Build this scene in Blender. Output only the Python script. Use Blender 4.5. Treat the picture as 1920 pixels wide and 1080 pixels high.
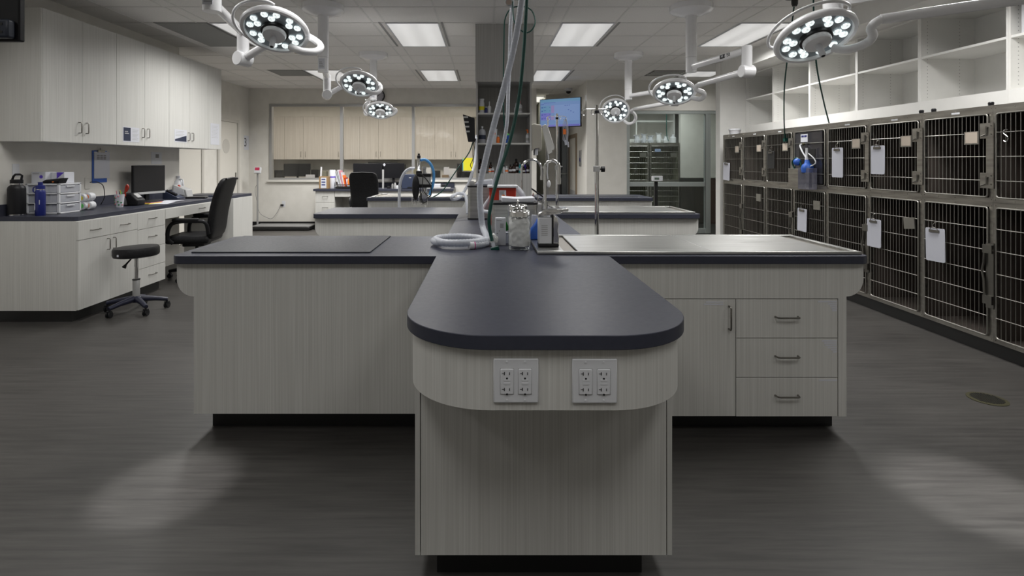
import bpy, bmesh, math, random
from mathutils import Vector, Matrix, noise
random.seed(7)
sc = bpy.context.scene
for o in list(bpy.data.objects): bpy.data.objects.remove(o)
col = sc.collection
PI = math.pi

# ---------------------------------------------------------------- camera
F, CX, CY, E = 1010.0, 912.0, 303.0, 1.38
cam = bpy.data.cameras.new('camera'); cam_ob = bpy.data.objects.new('camera', cam); col.objects.link(cam_ob)
cam_ob.location = (0, 0, E); cam_ob.rotation_euler = (PI/2, 0, 0)
cam.sensor_width = 36; cam.lens = F/1920*36
cam.shift_x = (960-CX)/1920; cam.shift_y = -(540-CY)/1920
cam.clip_start = 0.05; cam.clip_end = 60
sc.camera = cam_ob

# ---------------------------------------------------------------- world, exposure
w = bpy.data.worlds.new('world'); sc.world = w; w.use_nodes = True
w.node_tree.nodes['Background'].inputs[0].default_value = (.5, .5, .5, 1)
w.node_tree.nodes['Background'].inputs[1].default_value = .05
sc.view_settings.view_transform = 'Standard'; sc.view_settings.look = 'None'
sc.view_settings.gamma = 1; sc.view_settings.use_curve_mapping = False
sc.view_settings.exposure = 0.0
H = 2.94                                   # ceiling height

def area(name, x0, x1, y0, y1, z, power, color=(1, 1, 1), spread=140):
    l = bpy.data.lights.new(name, 'AREA'); l.shape = 'RECTANGLE'
    l.size = x1-x0; l.size_y = y1-y0; l.energy = power; l.color = color; l.spread = math.radians(spread)
    o = bpy.data.objects.new(name, l); col.objects.link(o); o.location = ((x0+x1)/2, (y0+y1)/2, z)
    return o
CW = (1.0, .99, .965)
PANELS = []                                # x0, y0, length, power
for x0 in (-1.14, .84):
    PANELS += [(x0, 6.03, 1.24, 32), (x0, 9.14, 1.24, 62 if x0 < 0 else 20), (x0, 2.93, 1.24, 19), (x0, -.2, 1.24, 12)]
PANELS += [(-3.11, 6.03, 1.24, 42), (-3.11, 9.14, 1.24, 85), (-3.11, 2.93, 1.24, 24), (-3.11, -.2, 1.24, 14)]
PANELS += [(2.85, 6.03, 1.24, 44), (2.85, 2.93, 1.24, 42), (2.85, -.2, 1.24, 10), (3.5, 9.25, .62, 8)]
PANELS += [(.82, 12.85, 1.24, 14)]
for x0, y0, ln, p in PANELS:
    area('panel_lamp', x0+.02, x0+.59, y0+.02, y0+ln-.02, H-.022, p, CW, 152)
# room behind the glazed wall: warm light; isolation room on the right
for x0 in (-5.2, -3.2, -1.2):
    area('back_room_lamp', x0, x0+1.1, 12.4, 13.0, H-.03, 40, (1, .88, .78), 178)
area('isolation_room_lamp', 3.2, 4.2, 11.0, 11.5, H-.03, 22, (.93, 1, .98), 150)
def spot(name, loc, aim, power, angle, blend):
    l = bpy.data.lights.new(name, 'SPOT'); l.energy = power; l.spot_size = math.radians(angle); l.spot_blend = blend
    l.shadow_soft_size = .03
    o = bpy.data.objects.new(name, l); col.objects.link(o); o.location = loc
    o.rotation_euler = (Vector(aim)-Vector(loc)).to_track_quat('-Z', 'Y').to_euler()
spot('exam_lamp_beam', (-1.65, 1.2, 2.3), (-1.36, 2.28, 0), 330, 14, .7)   # the next pair of exam lamps, above the frame
spot('exam_lamp_beam', (2.05, 1.2, 2.3), (2.02, 2.22, 0), 420, 16, .7)

# ---------------------------------------------------------------- helpers
def at(px, py, D): return Vector(((px-CX)*D/F, D, E-(py-CY)*D/F))
def wx(px, D): return (px-CX)*D/F
def wz(py, D): return E-(py-CY)*D/F

class B:
    def __init__(s): s.bm = bmesh.new()
    def box(s, x0, x1, y0, y1, z0, z1):
        v = [s.bm.verts.new((x, y, z)) for x in (x0, x1) for y in (y0, y1) for z in (z0, z1)]
        for q in ((0,1,3,2), (4,6,7,5), (0,4,5,1), (2,3,7,6), (0,2,6,4), (1,5,7,3)):
            s.bm.faces.new([v[i] for i in q])
        return s
    def rings(s, rings, closed=False, caps=True):
        rs = [[s.bm.verts.new(p) for p in r] for r in rings]; n = len(rs[0])
        for i in range(len(rs)-1+(1 if closed else 0)):
            a, b = rs[i], rs[(i+1) % len(rs)]
            for j in range(n):
                s.bm.faces.new((a[j], a[(j+1) % n], b[(j+1) % n], b[j]))
        if caps and not closed:
            s.bm.faces.new(list(reversed(rs[0]))); s.bm.faces.new(rs[-1])
        return s
    def cyl(s, p0, p1, r0, r1=None, n=16):
        return s.tube([p0, p1], [r0, r0 if r1 is None else r1], n)
    def tube(s, pts, r, n=10, closed=False, flat=1.0):
        pts = [Vector(p) for p in pts]; m = len(pts)
        rad = r if isinstance(r, (list, tuple)) else [r]*m
        def tan(i):
            if closed: return (pts[(i+1) % m]-pts[i-1]).normalized()
            return (pts[min(i+1, m-1)]-pts[max(i-1, 0)]).normalized()
        t = tan(0); ref = Vector((0, 0, 1)) if abs(t.z) < .9 else Vector((0, 1, 0))
        u = t.cross(ref).normalized(); out = []
        for i in range(m):
            t = tan(i); u = (u-t*u.dot(t)).normalized(); v = t.cross(u)
            out.append([pts[i]+(u*math.cos(2*PI*k/n)*flat+v*math.sin(2*PI*k/n))*rad[i] for k in range(n)])
        return s.rings(out, closed=closed)
    def lathe(s, prof, c=(0, 0, 0), n=28, sx=1, sy=1):
        c = Vector(c)
        return s.rings([[c+Vector((math.cos(2*PI*k/n)*r*sx, math.sin(2*PI*k/n)*r*sy, z)) for k in range(n)] for r, z in prof])
    def prism(s, pts, lo, hi, axis='z'):
        def P(a, b, c):
            return {'z': (a, b, c), 'y': (a, c, b), 'x': (c, a, b)}[axis]
        a = [s.bm.verts.new(P(p[0], p[1], lo)) for p in pts]; b = [s.bm.verts.new(P(p[0], p[1], hi)) for p in pts]
        n = len(pts); s.bm.faces.new(list(reversed(a))); s.bm.faces.new(b)
        for j in range(n): s.bm.faces.new((a[j], a[(j+1) % n], b[(j+1) % n], b[j]))
        return s
    def ball(s, c, r, sx=1, sy=1, sz=1, n=12):
        c = Vector(c); prof = [(math.sin(PI*i/n), -math.cos(PI*i/n)) for i in range(1, n)]
        return s.rings([[c+Vector((math.cos(2*PI*k/16)*a*r*sx, math.sin(2*PI*k/16)*a*r*sy, b*r*sz)) for k in range(16)] for a, b in prof])
    def xf(s, m):
        bmesh.ops.transform(s.bm, matrix=m, verts=s.bm.verts); return s
    def build(s, name, mat, parent=None, bevel=0, smooth=40, sub=0, label=None, seg=2):
        bmesh.ops.recalc_face_normals(s.bm, faces=s.bm.faces)
        off = Vector((0, 0, 0)); loc = Vector((0, 0, 0))
        if parent is None:
            xs = [v.co for v in s.bm.verts]
            loc = Vector(((min(v.x for v in xs)+max(v.x for v in xs))/2, (min(v.y for v in xs)+max(v.y for v in xs))/2, min(v.z for v in xs)))
            off = loc
        else:
            p = parent
            while p is not None: off = off+p.location; p = p.parent
        for v in s.bm.verts: v.co -= off
        me = bpy.data.meshes.new(name); s.bm.to_mesh(me); s.bm.free()
        o = bpy.data.objects.new(name, me); col.objects.link(o); o.location = loc
        if parent is not None: o.parent = parent
        me.materials.append(mat)
        if smooth:
            for p in me.polygons: p.use_smooth = True
            me.set_sharp_from_angle(angle=math.radians(smooth))
        if bevel:
            b = o.modifiers.new('bevel', 'BEVEL'); b.width = bevel; b.segments = seg; b.limit_method = 'ANGLE'; b.angle_limit = math.radians(40)
        if sub:
            q = o.modifiers.new('subdivision', 'SUBSURF'); q.levels = sub; q.render_levels = sub
        if label: o['label'] = label
        return o

def tag(o, label=None, cat=None, group=None, kind=None):
    if label: o['label'] = label
    if cat: o['category'] = cat
    if group: o['group'] = group
    if kind: o['kind'] = kind
    return o
def thing(name, loc, label, cat, group=None):
    o = bpy.data.objects.new(name, None); col.objects.link(o); o.location = loc; o.empty_display_size = .1
    return tag(o, label, cat, group)
def copy_tree(o, parent=None, loc=None, label=None, rotz=None):
    c = o.copy(); col.objects.link(c)
    if parent is not None: c.parent = parent
    if loc is not None: c.location = loc
    if rotz is not None: c.rotation_euler.z = rotz
    if label: c['label'] = label
    for ch in list(o.children): copy_tree(ch, c)
    return c
def struct(o): o['kind'] = 'structure'; return o
def spline(pts, step=.02):
    pts = [Vector(p) for p in pts]; P = [pts[0]*2-pts[1]]+pts+[pts[-1]*2-pts[-2]]; out = []
    for i in range(1, len(P)-2):
        a, b, c, d = P[i-1:i+3]; n = max(2, int((c-b).length/step))
        for k in range(n):
            t = k/n
            out.append(.5*((2*b)+(c-a)*t+(2*a-5*b+4*c-d)*t*t+(3*b-a-3*c+d)*t**3))
    out.append(pts[-1]); return out
def text(body, size, mat, parent, m, name='lettering', depth=.0006):
    cu = bpy.data.curves.new('t', 'FONT'); cu.body = body; cu.size = size; cu.extrude = depth
    cu.align_x = 'CENTER'; cu.align_y = 'CENTER'
    to = bpy.data.objects.new('t', cu); col.objects.link(to); bpy.context.view_layer.update()
    me = bpy.data.meshes.new_from_object(to.evaluated_get(bpy.context.evaluated_depsgraph_get()))
    bpy.data.objects.remove(to)
    me.transform(m); p = parent
    off = Vector((0, 0, 0))
    while p is not None: off = off+p.location; p = p.parent
    me.transform(Matrix.Translation(-off)); me.materials.clear(); me.materials.append(mat)
    o = bpy.data.objects.new(name, me); col.objects.link(o); o.parent = parent
    return o
def face_cam(x, y, z): return Matrix.Translation((x, y, z)) @ Matrix.Rotation(PI/2, 4, 'X')                # reads from -Y
def face_px(x, y, z): return Matrix.Translation((x, y, z)) @ Matrix.Rotation(PI/2, 4, 'Z') @ Matrix.Rotation(PI/2, 4, 'X')   # reads from +X

# ---------------------------------------------------------------- materials
def mat(name, c, rough=.5, metal=0, spec=.5, emit=None, es=1, coat=0):
    m = bpy.data.materials.new(name); m.use_nodes = True; b = m.node_tree.nodes['Principled BSDF']
    b.inputs['Base Color'].default_value = (*c, 1); b.inputs['Roughness'].default_value = rough
    b.inputs['Metallic'].default_value = metal; b.inputs['Specular IOR Level'].default_value = spec
    b.inputs['Coat Weight'].default_value = coat
    if emit: b.inputs['Emission Color'].default_value = (*emit, 1); b.inputs['Emission Strength'].default_value = es
    return m
def noisy(m, scale, c0, c1, detail=4, lo=.35, hi=.65, rough=None, coords='Object', bump=0, sc_n=1.0):
    nt = m.node_tree; N = nt.nodes; L = nt.links; b = N['Principled BSDF']
    tc = N.new('ShaderNodeTexCoord'); mp = N.new('ShaderNodeMapping'); mp.inputs['Scale'].default_value = scale
    nz = N.new('ShaderNodeTexNoise'); nz.inputs['Scale'].default_value = sc_n; nz.inputs['Detail'].default_value = detail
    r = N.new('ShaderNodeValToRGB'); r.color_ramp.elements[0].position = lo; r.color_ramp.elements[1].position = hi
    r.color_ramp.elements[0].color = (*c0, 1); r.color_ramp.elements[1].color = (*c1, 1)
    src = tc.outputs[coords]
    if coords == 'World':
        pass
    L.new(src, mp.inputs['Vector']); L.new(mp.outputs[0], nz.inputs['Vector']); L.new(nz.outputs['Fac'], r.inputs[0])
    L.new(r.outputs[0], b.inputs['Base Color'])
    if rough:
        q = N.new('ShaderNodeMapRange'); q.inputs['To Min'].default_value = rough[0]; q.inputs['To Max'].default_value = rough[1]
        L.new(nz.outputs['Fac'], q.inputs['Value']); L.new(q.outputs[0], b.inputs['Roughness'])
    if bump:
        bp = N.new('ShaderNodeBump'); bp.inputs['Strength'].default_value = bump; bp.inputs['Distance'].default_value = .002
        L.new(nz.outputs['Fac'], bp.inputs['Height']); L.new(bp.outputs[0], b.inputs['Normal'])
    return m
M = {}
M['laminate'] = noisy(mat('laminate', (.4, .4, .37), .5), (230, 230, 1.6), (.53, .525, .50), (.645, .64, .615), 6, .3, .7)
M['laminate_dark'] = noisy(mat('laminate_column', (.3, .3, .3), .5), (150, 150, 1.2), (.42, .415, .40), (.56, .555, .54), 5, .3, .7)
M['laminate_warmlit'] = noisy(mat('laminate_pale_warmlit', (.5, .45, .4), .5), (80, 80, 1.0), (.62, .59, .55), (.72, .69, .65), 4)  # same laminate, with the back room's warm light mixed into its colour
M['seam'] = mat('seam_gap', (.03, .03, .03), .8)
M['counter'] = noisy(mat('worktop_slate', (.06, .06, .075), .32), (60, 60, 60), (.041, .044, .062), (.045, .048, .067), 3, rough=(.30, .42)); M['counter'].node_tree.nodes['Principled BSDF'].inputs['Specular IOR Level'].default_value = .22
M['kick'] = mat('black_kick', (.012, .012, .012), .4)
M['mat_rubber'] = noisy(mat('mat_grey', (.06, .06, .07), .45), (90, 90, 90), (.030, .033, .043), (.042, .045, .055), 4, rough=(.3, .5)); M['mat_rubber'].node_tree.nodes['Principled BSDF'].inputs['Specular IOR Level'].default_value = .3
M['wall'] = noisy(mat('wall_paint', (.5, .48, .43), .8), (6, 6, 6), (.69, .67, .625), (.73, .71, .665), 3)
M['white_wall'] = noisy(mat('white_paint', (.7, .7, .67), .6), (6, 6, 6), (.80, .795, .77), (.83, .825, .80), 3)
M['tile'] = noisy(mat('ceiling_tile', (.5, .49, .46), .9), (70, 70, 70), (.82, .80, .775), (.89, .87, .845), 5, .3, .7)
M['tbar'] = mat('ceiling_bar', (.76, .75, .725), .6)
M['gap'] = mat('dark_gap', (.34, .335, .33), .8)
M['steel'] = noisy(mat('brushed_steel', (.5, .5, .48), .3, 1), (3, 60, 60), (.42, .42, .41), (.56, .56, .55), 4, rough=(.24, .42))
M['cage'] = noisy(mat('cage_steel', (.4, .38, .35), .35, 1), (4, 4, 30), (.30, .285, .26), (.44, .42, .38), 4, rough=(.28, .5))
M['bar'] = mat('cage_wire', (.40, .39, .36), .38, 1)
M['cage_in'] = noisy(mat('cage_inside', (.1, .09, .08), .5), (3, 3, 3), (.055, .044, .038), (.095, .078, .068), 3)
M['chrome'] = mat('chrome', (.8, .8, .8), .08, 1)
M['alu'] = mat('aluminium', (.42, .42, .42), .4, .6)
M['gunmetal'] = mat('handle_metal', (.25, .24, .22), .3, 1)
M['white'] = mat('white_enamel', (.90, .90, .92), .22, coat=.3)
M['white_plastic'] = mat('white_plastic', (.66, .67, .70), .4)
M['black'] = mat('black_plastic', (.010, .010, .012), .45, 0, .3)
M['leather'] = noisy(mat('black_leather', (.012, .012, .013), .42, 0, .22), (60, 60, 60), (.010, .010, .011), (.018, .018, .02), 4, bump=.3)
M['lens_plate'] = mat('lens_plate', (.34, .38, .41), .22, .35)
M['lens'] = mat('lens', (.8, .9, .9), .1, 0, .8, (.92, 1, .99), .62)
M['glassy'] = None
M['paper'] = mat('paper', (.62, .63, .68), .7)
M['blue'] = mat('blue_plastic', (.02, .10, .45), .4)
M['ink'] = mat('dark_print', (.02, .028, .06), .5)
M['navy'] = mat('navy_enamel', (.012, .02, .16), .35)
M['green'] = mat('green_rubber', (.0, .055, .042), .35)
M['red'] = mat('red_plastic', (.42, .03, .012), .4)
M['yellow'] = mat('yellow_card', (.80, .72, .02), .6)
M['orange'] = mat('orange_plastic', (.85, .20, .03), .5)
M['purple'] = mat('purple', (.10, .05, .5), .5)
M['teal'] = mat('teal', (.05, .45, .5), .5)
M['brown_glass'] = mat('brown_glass', (.03, .012, .008), .15)
M['cardboard'] = mat('cardboard', (.30, .19, .09), .8)
M['printer'] = mat('dark_blue_plastic', (.03, .04, .075), .4)
M['cable'] = mat('black_cable', (.01, .01, .01), .5)
M['pink'] = mat('pink', (.6, .25, .3), .6)
M['lime'] = mat('lime', (.15, .75, .15), .6)
M['grey'] = mat('grey_plastic', (.22, .22, .22), .5)
M['lgrey'] = mat('light_grey', (.4, .4, .4), .5)
M['dkwood'] = noisy(mat('dark_board', (.04, .035, .03), .5), (20, 20, 1.5), (.02, .018, .014), (.05, .042, .034), 4)
M['door'] = mat('door_paint', (.70, .675, .62), .6)
M['frame'] = mat('door_frame_paint', (.56, .54, .50), .5)
M['drain'] = mat('drain_brass', (.07, .065, .035), .5, .5)
M['brownframe'] = mat('brown_frame', (.25, .19, .13), .5)
M['olive'] = mat('olive_wall', (.26, .26, .21), .8)
M['diffuser'] = mat('diffuser', (.8, .8, .8), .5, emit=(1, .99, .97), es=.42)
M['backlit'] = mat('screen_off', (.012, .012, .014), .2)
M['display'] = mat('display_red', (.1, .01, .03), .3, emit=(.6, .03, .08), es=.5)
M['lcd'] = mat('display_lcd', (.12, .16, .13), .3)
M['tv1'] = mat('screen_blue', (.02, .02, .03), .2, emit=(.12, .21, .40), es=.9)
M['tv2'] = mat('screen_cyan', (.02, .02, .03), .2, emit=(.10, .23, .36), es=.9)
M['tv3'] = mat('screen_violet', (.02, .02, .03), .2, emit=(.13, .13, .42), es=.9)
M['tv4'] = mat('screen_pink', (.02, .02, .03), .2, emit=(.22, .18, .36), es=.9)
M['tv5'] = mat('screen_ink', (.02, .02, .03), .2, emit=(.03, .06, .26), es=.9)
M['tv6'] = mat('screen_pale', (.02, .02, .03), .2, emit=(.15, .24, .44), es=.9)
M['cotton'] = noisy(mat('cotton', (.75, .75, .74), .95), (40, 40, 40), (.68, .68, .67), (.78, .78, .77), 3, bump=.6)
M['foil'] = noisy(mat('foil', (.7, .7, .7), .2, 1), (30, 30, 30), (.5, .5, .5), (.85, .85, .85), 3, bump=1)
def floor_mat():
    m = mat('vinyl_floor', (.2, .2, .19), .45); nt = m.node_tree; N = nt.nodes; L = nt.links; b = N['Principled BSDF']
    tc = N.new('ShaderNodeTexCoord'); outs = []
    for s, d in (((2.6, 42, 1), 6), ((.8, 2.6, 1), 4), ((14, 190, 1), 3)):
        mp = N.new('ShaderNodeMapping'); mp.inputs['Scale'].default_value = s
        nz = N.new('ShaderNodeTexNoise'); nz.inputs['Scale'].default_value = 1; nz.inputs['Detail'].default_value = d
        L.new(tc.outputs['Object'], mp.inputs['Vector']); L.new(mp.outputs[0], nz.inputs['Vector']); outs.append(nz.outputs['Fac'])
    a = N.new('ShaderNodeMath'); a.operation = 'MULTIPLY_ADD'; a.inputs[1].default_value = .55; L.new(outs[0], a.inputs[0])
    c = N.new('ShaderNodeMath'); c.operation = 'MULTIPLY_ADD'; c.inputs[1].default_value = .3; c.inputs[2].default_value = 0
    L.new(outs[1], c.inputs[0]); L.new(c.outputs[0], a.inputs[2])
    d = N.new('ShaderNodeMath'); d.operation = 'MULTIPLY_ADD'; d.inputs[1].default_value = .15; L.new(outs[2], d.inputs[0]); L.new(a.outputs[0], d.inputs[2])
    r = N.new('ShaderNodeValToRGB'); e = r.color_ramp.elements; e[0].position = .36; e[1].position = .64
    e[0].color = (.029, .027, .0255, 1); e[1].color = (.066, .062, .058, 1)
    L.new(d.outputs[0], r.inputs[0]); L.new(r.outputs[0], b.inputs['Base Color']); b.inputs['Roughness'].default_value = .42
    return m
M['floor'] = floor_mat()
def facet_glow(m):                               # uneven emission painted on the lens for light caught by reflector facets
    nt = m.node_tree; N = nt.nodes; L = nt.links; b = N['Principled BSDF']
    tc = N.new('ShaderNodeTexCoord'); v = N.new('ShaderNodeTexVoronoi'); v.inputs['Scale'].default_value = 110
    r = N.new('ShaderNodeMapRange'); r.inputs['From Max'].default_value = .7; r.inputs['To Min'].default_value = .25; r.inputs['To Max'].default_value = 1.1
    L.new(tc.outputs['Object'], v.inputs['Vector']); L.new(v.outputs['Distance'], r.inputs['Value']); L.new(r.outputs[0], b.inputs['Emission Strength'])
facet_glow(M['lens'])
def tubes(m):                               # two lamp tubes shine through the prismatic cover
    nt = m.node_tree; N = nt.nodes; L = nt.links; b = N['Principled BSDF']
    tc = N.new('ShaderNodeTexCoord'); sx = N.new('ShaderNodeSeparateXYZ'); L.new(tc.outputs['Object'], sx.inputs[0])
    a = N.new('ShaderNodeMath'); a.operation = 'MULTIPLY'; a.inputs[1].default_value = 2*math.pi/.27
    c = N.new('ShaderNodeMath'); c.operation = 'COSINE'; d = N.new('ShaderNodeMath'); d.operation = 'MULTIPLY_ADD'; d.inputs[1].default_value = -.05; d.inputs[2].default_value = .43
    L.new(sx.outputs[0], a.inputs[0]); L.new(a.outputs[0], c.inputs[0]); L.new(c.outputs[0], d.inputs[0]); L.new(d.outputs[0], b.inputs['Emission Strength'])
tubes(M['diffuser'])
def pane_mat(name, tint=(1, 1, 1), gl=.06, solid=0, sc_=(.7, .72, .75)):
    m = bpy.data.materials.new(name); m.use_nodes = True; nt = m.node_tree; N = nt.nodes; L = nt.links
    out = N['Material Output']; N.remove(N['Principled BSDF'])
    t = N.new('ShaderNodeBsdfTransparent'); t.inputs[0].default_value = (*tint, 1)
    g = N.new('ShaderNodeBsdfGlossy'); g.inputs['Roughness'].default_value = .03; g.inputs[0].default_value = (1, 1, 1, 1)
    lw = N.new('ShaderNodeLayerWeight'); lw.inputs['Blend'].default_value = .15
    mr = N.new('ShaderNodeMath'); mr.operation = 'MULTIPLY_ADD'; mr.inputs[1].default_value = .5; mr.inputs[2].default_value = gl
    L.new(lw.outputs['Fresnel'], mr.inputs[0])
    mx = N.new('ShaderNodeMixShader'); L.new(mr.outputs[0], mx.inputs[0]); L.new(t.outputs[0], mx.inputs[1]); L.new(g.outputs[0], mx.inputs[2])
    last = mx
    if solid:
        d = N.new('ShaderNodeBsdfPrincipled'); d.inputs['Base Color'].default_value = (*sc_, 1); d.inputs['Roughness'].default_value = .4
        m2 = N.new('ShaderNodeMixShader'); m2.inputs[0].default_value = solid; L.new(mx.outputs[0], m2.inputs[1]); L.new(d.outputs[0], m2.inputs[2]); last = m2
    L.new(last.outputs[0], out.inputs[0]); return m
M['pane'] = pane_mat('window_glass', (.93, .95, .94), .03)
M['jar'] = pane_mat('jar_glass', (.95, .96, .96), .05)
M['frost'] = pane_mat('frosted_plastic', (.9, .9, .95), .05, .62, (.62, .64, .70))
M['acrylic'] = pane_mat('smoked_acrylic', (.28, .27, .30), .05, .25, (.10, .10, .12))
M['hose'] = pane_mat('hose_plastic', (.88, .90, .95), .05, .6, (.68, .70, .75))
M['hose_blue'] = pane_mat('blue_hose', (.3, .6, .95), .06, .75, (.10, .38, .75))
# ================================================================ SETTING
struct(B().box(-7, 6.2, -1.9, 16, -.05, 0).build('floor', M['floor']))
cl = struct(B().box(-7, 6.2, -1.9, 16, H, H+.05).build('ceiling', M['tile']))
g = B(); sp = .62
xs = []
for a in (-5.08, -3.11, -1.14, .84, 2.85, 4.86):
    for k in range(4): xs.append(a+.61*k)
for x in xs:
    if x < 5: g.box(x-.009, x+.009, -1.9, 16, H-.004, H+.001)
y = 6.03-.62*12
while y < 15.5:
    g.box(-7, 6.2, y-.009, y+.009, H-.004, H+.001); y += .622
struct(g.build('ceiling_grid', M['tbar'], cl))
g = B()
for x in (-1.20, -.50, 1.49, -3.13, 3.49):
    for ya in (2.93, 6.03, 9.14): g.box(x-.012, x+.012, ya, ya+1.24, H-.006, H+.001)
struct(g.build('slot_diffuser', M['gap'], cl))
W = M['wall']
XL = -4.22
struct(B().box(XL-.12, XL, -1.9, 7.4, 0, H).build('wall_left', W))
struct(B().box(-5.19, XL-.12, 7.28, 7.4, 0, H).build('wall_left_return', W))
struct(B().box(-5.19, -5.07, 7.4, 11.5, 0, H).build('wall_left_recess', W))
YB = 11.5; wl, wr, wb, wt = -4.63, .30, .98, 2.61
b = B().box(-5.19, wl, YB, YB+.12, 0, H).box(wr, 1.07, YB, YB+.12, 0, H).box(wl, wr, YB, YB+.12, 0, wb).box(wl, wr, YB, YB+.12, wt, H)
struct(b.build('wall_back', W))
struct(B().box(.95, 1.07, YB+.12, 15, 0, H).build('wall_corridor_left', W))
struct(B().box(-7, 1.7, 15, 15.12, 0, H).build('wall_corridor_end', M['olive']))
struct(B().box(1.93, 2.70, 10.36, 10.48, 0, H).box(2.70, 5.4, 10.36, 10.48, 2.36, H).build('wall_right_back', W))
b = B().box(1.93, 2.05, 10.48, 12.6, 0, H)
struct(b.build('wall_corridor_right', W))
struct(B().box(1.39, 1.62, 12.6, 12.72, 0, H).box(1.62, 1.93, 12.6, 12.72, 2.2, H).build('wall_corridor_back', W))
struct(B().box(1.39, 1.5, 12.72, 15, 0, H).build('wall_corridor_side', M['olive']))
struct(B().box(3.665, 4.7, 8.45, 8.61, 0, H).build('wall_right_pier', M['white_wall']))
struct(B().box(4.57, 4.7, -1.9, 8.45, 0, H).build('wall_right', W))
struct(B().box(3.7, 4.57, -1.9, 8.45, 2.735, H).build('trim_1', M['white_wall']))
struct(B().box(-5, 5, -2.0, -1.9, 0, H).build('wall_front', W))
# room beyond the glazing
struct(B().box(-6.6, -6.5, YB+.12, 15, 0, H).build('wall_back_room_left', W))
struct(B().box(-6.6, .95, 14.88, 15, 0, H).build('wall_back_room_end', W))
struct(B().box(2.05, 6.1, 12.9, 13.0, 0, H).build('wall_isolation_end', W))
struct(B().box(6.0, 6.1, 8.61, 12.9, 0, H).build('wall_isolation_right', W))
struct(B().box(4.7, 6.0, 8.5, 8.61, 0, H).build('wall_isolation_near', W))
struct(B().box(-5.069, -3.52, YB-.012, YB, 0, .1).build('baseboard_back', M['kick']))
struct(B().box(-5.07, -5.058, 10.9, YB, 0, .1).build('baseboard_left', M['kick']))
# window 1
wn = struct(thing('window_1', (wl, YB, wb), None, None))
fr = B()
fw = .055
fr.box(wl, wr, YB-.02, YB+.08, wb, wb+fw).box(wl, wr, YB-.02, YB+.08, wt-fw, wt).box(wl, wl+fw, YB-.02, YB+.08, wb+fw, wt-fw).box(wr-fw, wr, YB-.02, YB+.08, wb+fw, wt-fw)
mx = [wx(640.5, YB), wx(775, YB)]
for x in mx: fr.box(x-.03, x+.03, YB-.02, YB+.08, wb+fw, wt-fw)
fr.build('window_frame', M['alu'], wn)
e = [wl+fw]+mx+[wr-fw]
for i in range(3): B().box(e[i]+.03*(i > 0), e[i+1]-.03*(i < 2), YB+.03, YB+.036, wb+fw, wt-fw).build('pane', M['pane'], wn)
B().box(wl-.03, wr, YB-.05, YB-.02, wb-.035, wb+.012).build('window_sill', M['wall'], wn, bevel=.003)
# glazed partition on the right
YG = 10.40
wn = struct(thing('window_2', (2.70, YG, 0), None, None))
xm = wx(1324.5, YG)
fr = B().box(2.70, 5.4, YG-.03, YG+.06, 2.30, 2.36).box(2.70, 2.76, YG-.03, YG+.06, 0, 2.3).box(xm-.03, xm+.03, YG-.03, YG+.06, 0, 2.3)
fr.box(2.76, xm-.03, YG-.02, YG+.05, .90, .985).box(2.76, xm-.03, YG-.02, YG+.05, 0, .09)
fr.box(xm+.03, xm+.075, YG-.02, YG+.05, 0, 2.3)
fr.build('window_frame', mat('pale_aluminium', (.50, .54, .53), .35, .5), wn, bevel=.003)
B().box(2.76, xm-.03, YG+.01, YG+.016, .985, 2.3).build('pane', M['pane'], wn)
B().box(2.76, xm-.03, YG+.01, YG+.016, .09, .90).build('pane', M['pane'], wn)
B().box(xm+.075, 5.3, YG+.01, YG+.016, .0, 2.3).build('pane', M['pane'], wn)
B().box(xm-.035, xm-.028, YG-.034, YG-.028, .1, 2.29).build('gasket', M['seam'], wn)
# doors on the far left wall
def side_door(n, y0, y1, zt, lever_near, patch=False):
    d = struct(thing('door_%d' % n, (-5.07, y0, 0), None, None)); x = -5.069
    B().box(x, x+.03, y0-.07, y0, 0, zt+.06).box(x, x+.03, y1, y1+.07, 0, zt+.06).box(x, x+.03, y0, y1, zt, zt+.06).build('door_frame', M['frame'], d, bevel=.004)
    B().box(x, x+.012, y0+.004, y1-.004, .01, zt-.004).build('door_leaf', M['door'], d)
    yl = y0+.07 if lever_near else y1-.07
    B().box(x+.012, x+.018, yl-.02, yl+.02, .95, 1.16).cyl((x+.018, yl, 1.03), (x+.06, yl, 1.03), .011).tube([(x+.06, yl, 1.03), (x+.062, yl+(.11 if lever_near else -.11), 1.03)], .010).build('door_handle', M['gunmetal'], d)
    if patch: B().lathe([(.14, 0), (.14, .003)], n=24).xf(Matrix.Translation((x+.012, (y0+y1)/2-.1, 1.68)) @ Matrix.Rotation(PI/2, 4, 'Y')).build('round_notice', M['frame'], d)
side_door(1, 10.2, 10.93, 2.16, False, True)
side_door(2, 8.55, 9.55, 2.16, True)
# doorway and glazed door in the corridor
d = struct(thing('door_3', (1.93, 11.5, 0), None, None))
B().box(1.90, 1.93, 11.45, 11.53, 0, 1.98).box(1.90, 1.93, 12.4, 12.48, 0, 1.98).box(1.90, 1.93, 11.53, 12.4, 1.90, 1.98).build('door_frame', M['brownframe'], d)
B().box(1.915, 1.93, 11.53, 12.4, .01, 1.90).build('door_leaf', M['door'], d)
B().box(1.905, 1.915, 11.6, 12.3, .01, .75).build('grey_panel', M['lgrey'], d)
d = struct(thing('door_4', (1.62, 12.6, 0), None, None))
B().box(1.39, 1.45, 12.54, 12.6, 0, 2.25).box(1.62, 1.67, 12.54, 12.6, 0, 2.25).box(1.88, 1.925, 12.54, 12.6, 0, 2.25).box(1.45, 1.88, 12.54, 12.6, 2.2, 2.25).build('door_frame', M['alu'], d)
B().box(1.725, 1.75, 12.53, 12.6, 0, 2.2).build('gasket', M['seam'], d)
B().box(1.75, 1.88, 12.56, 12.57, .05, 2.2).build('pane', M['pane'], d)
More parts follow.
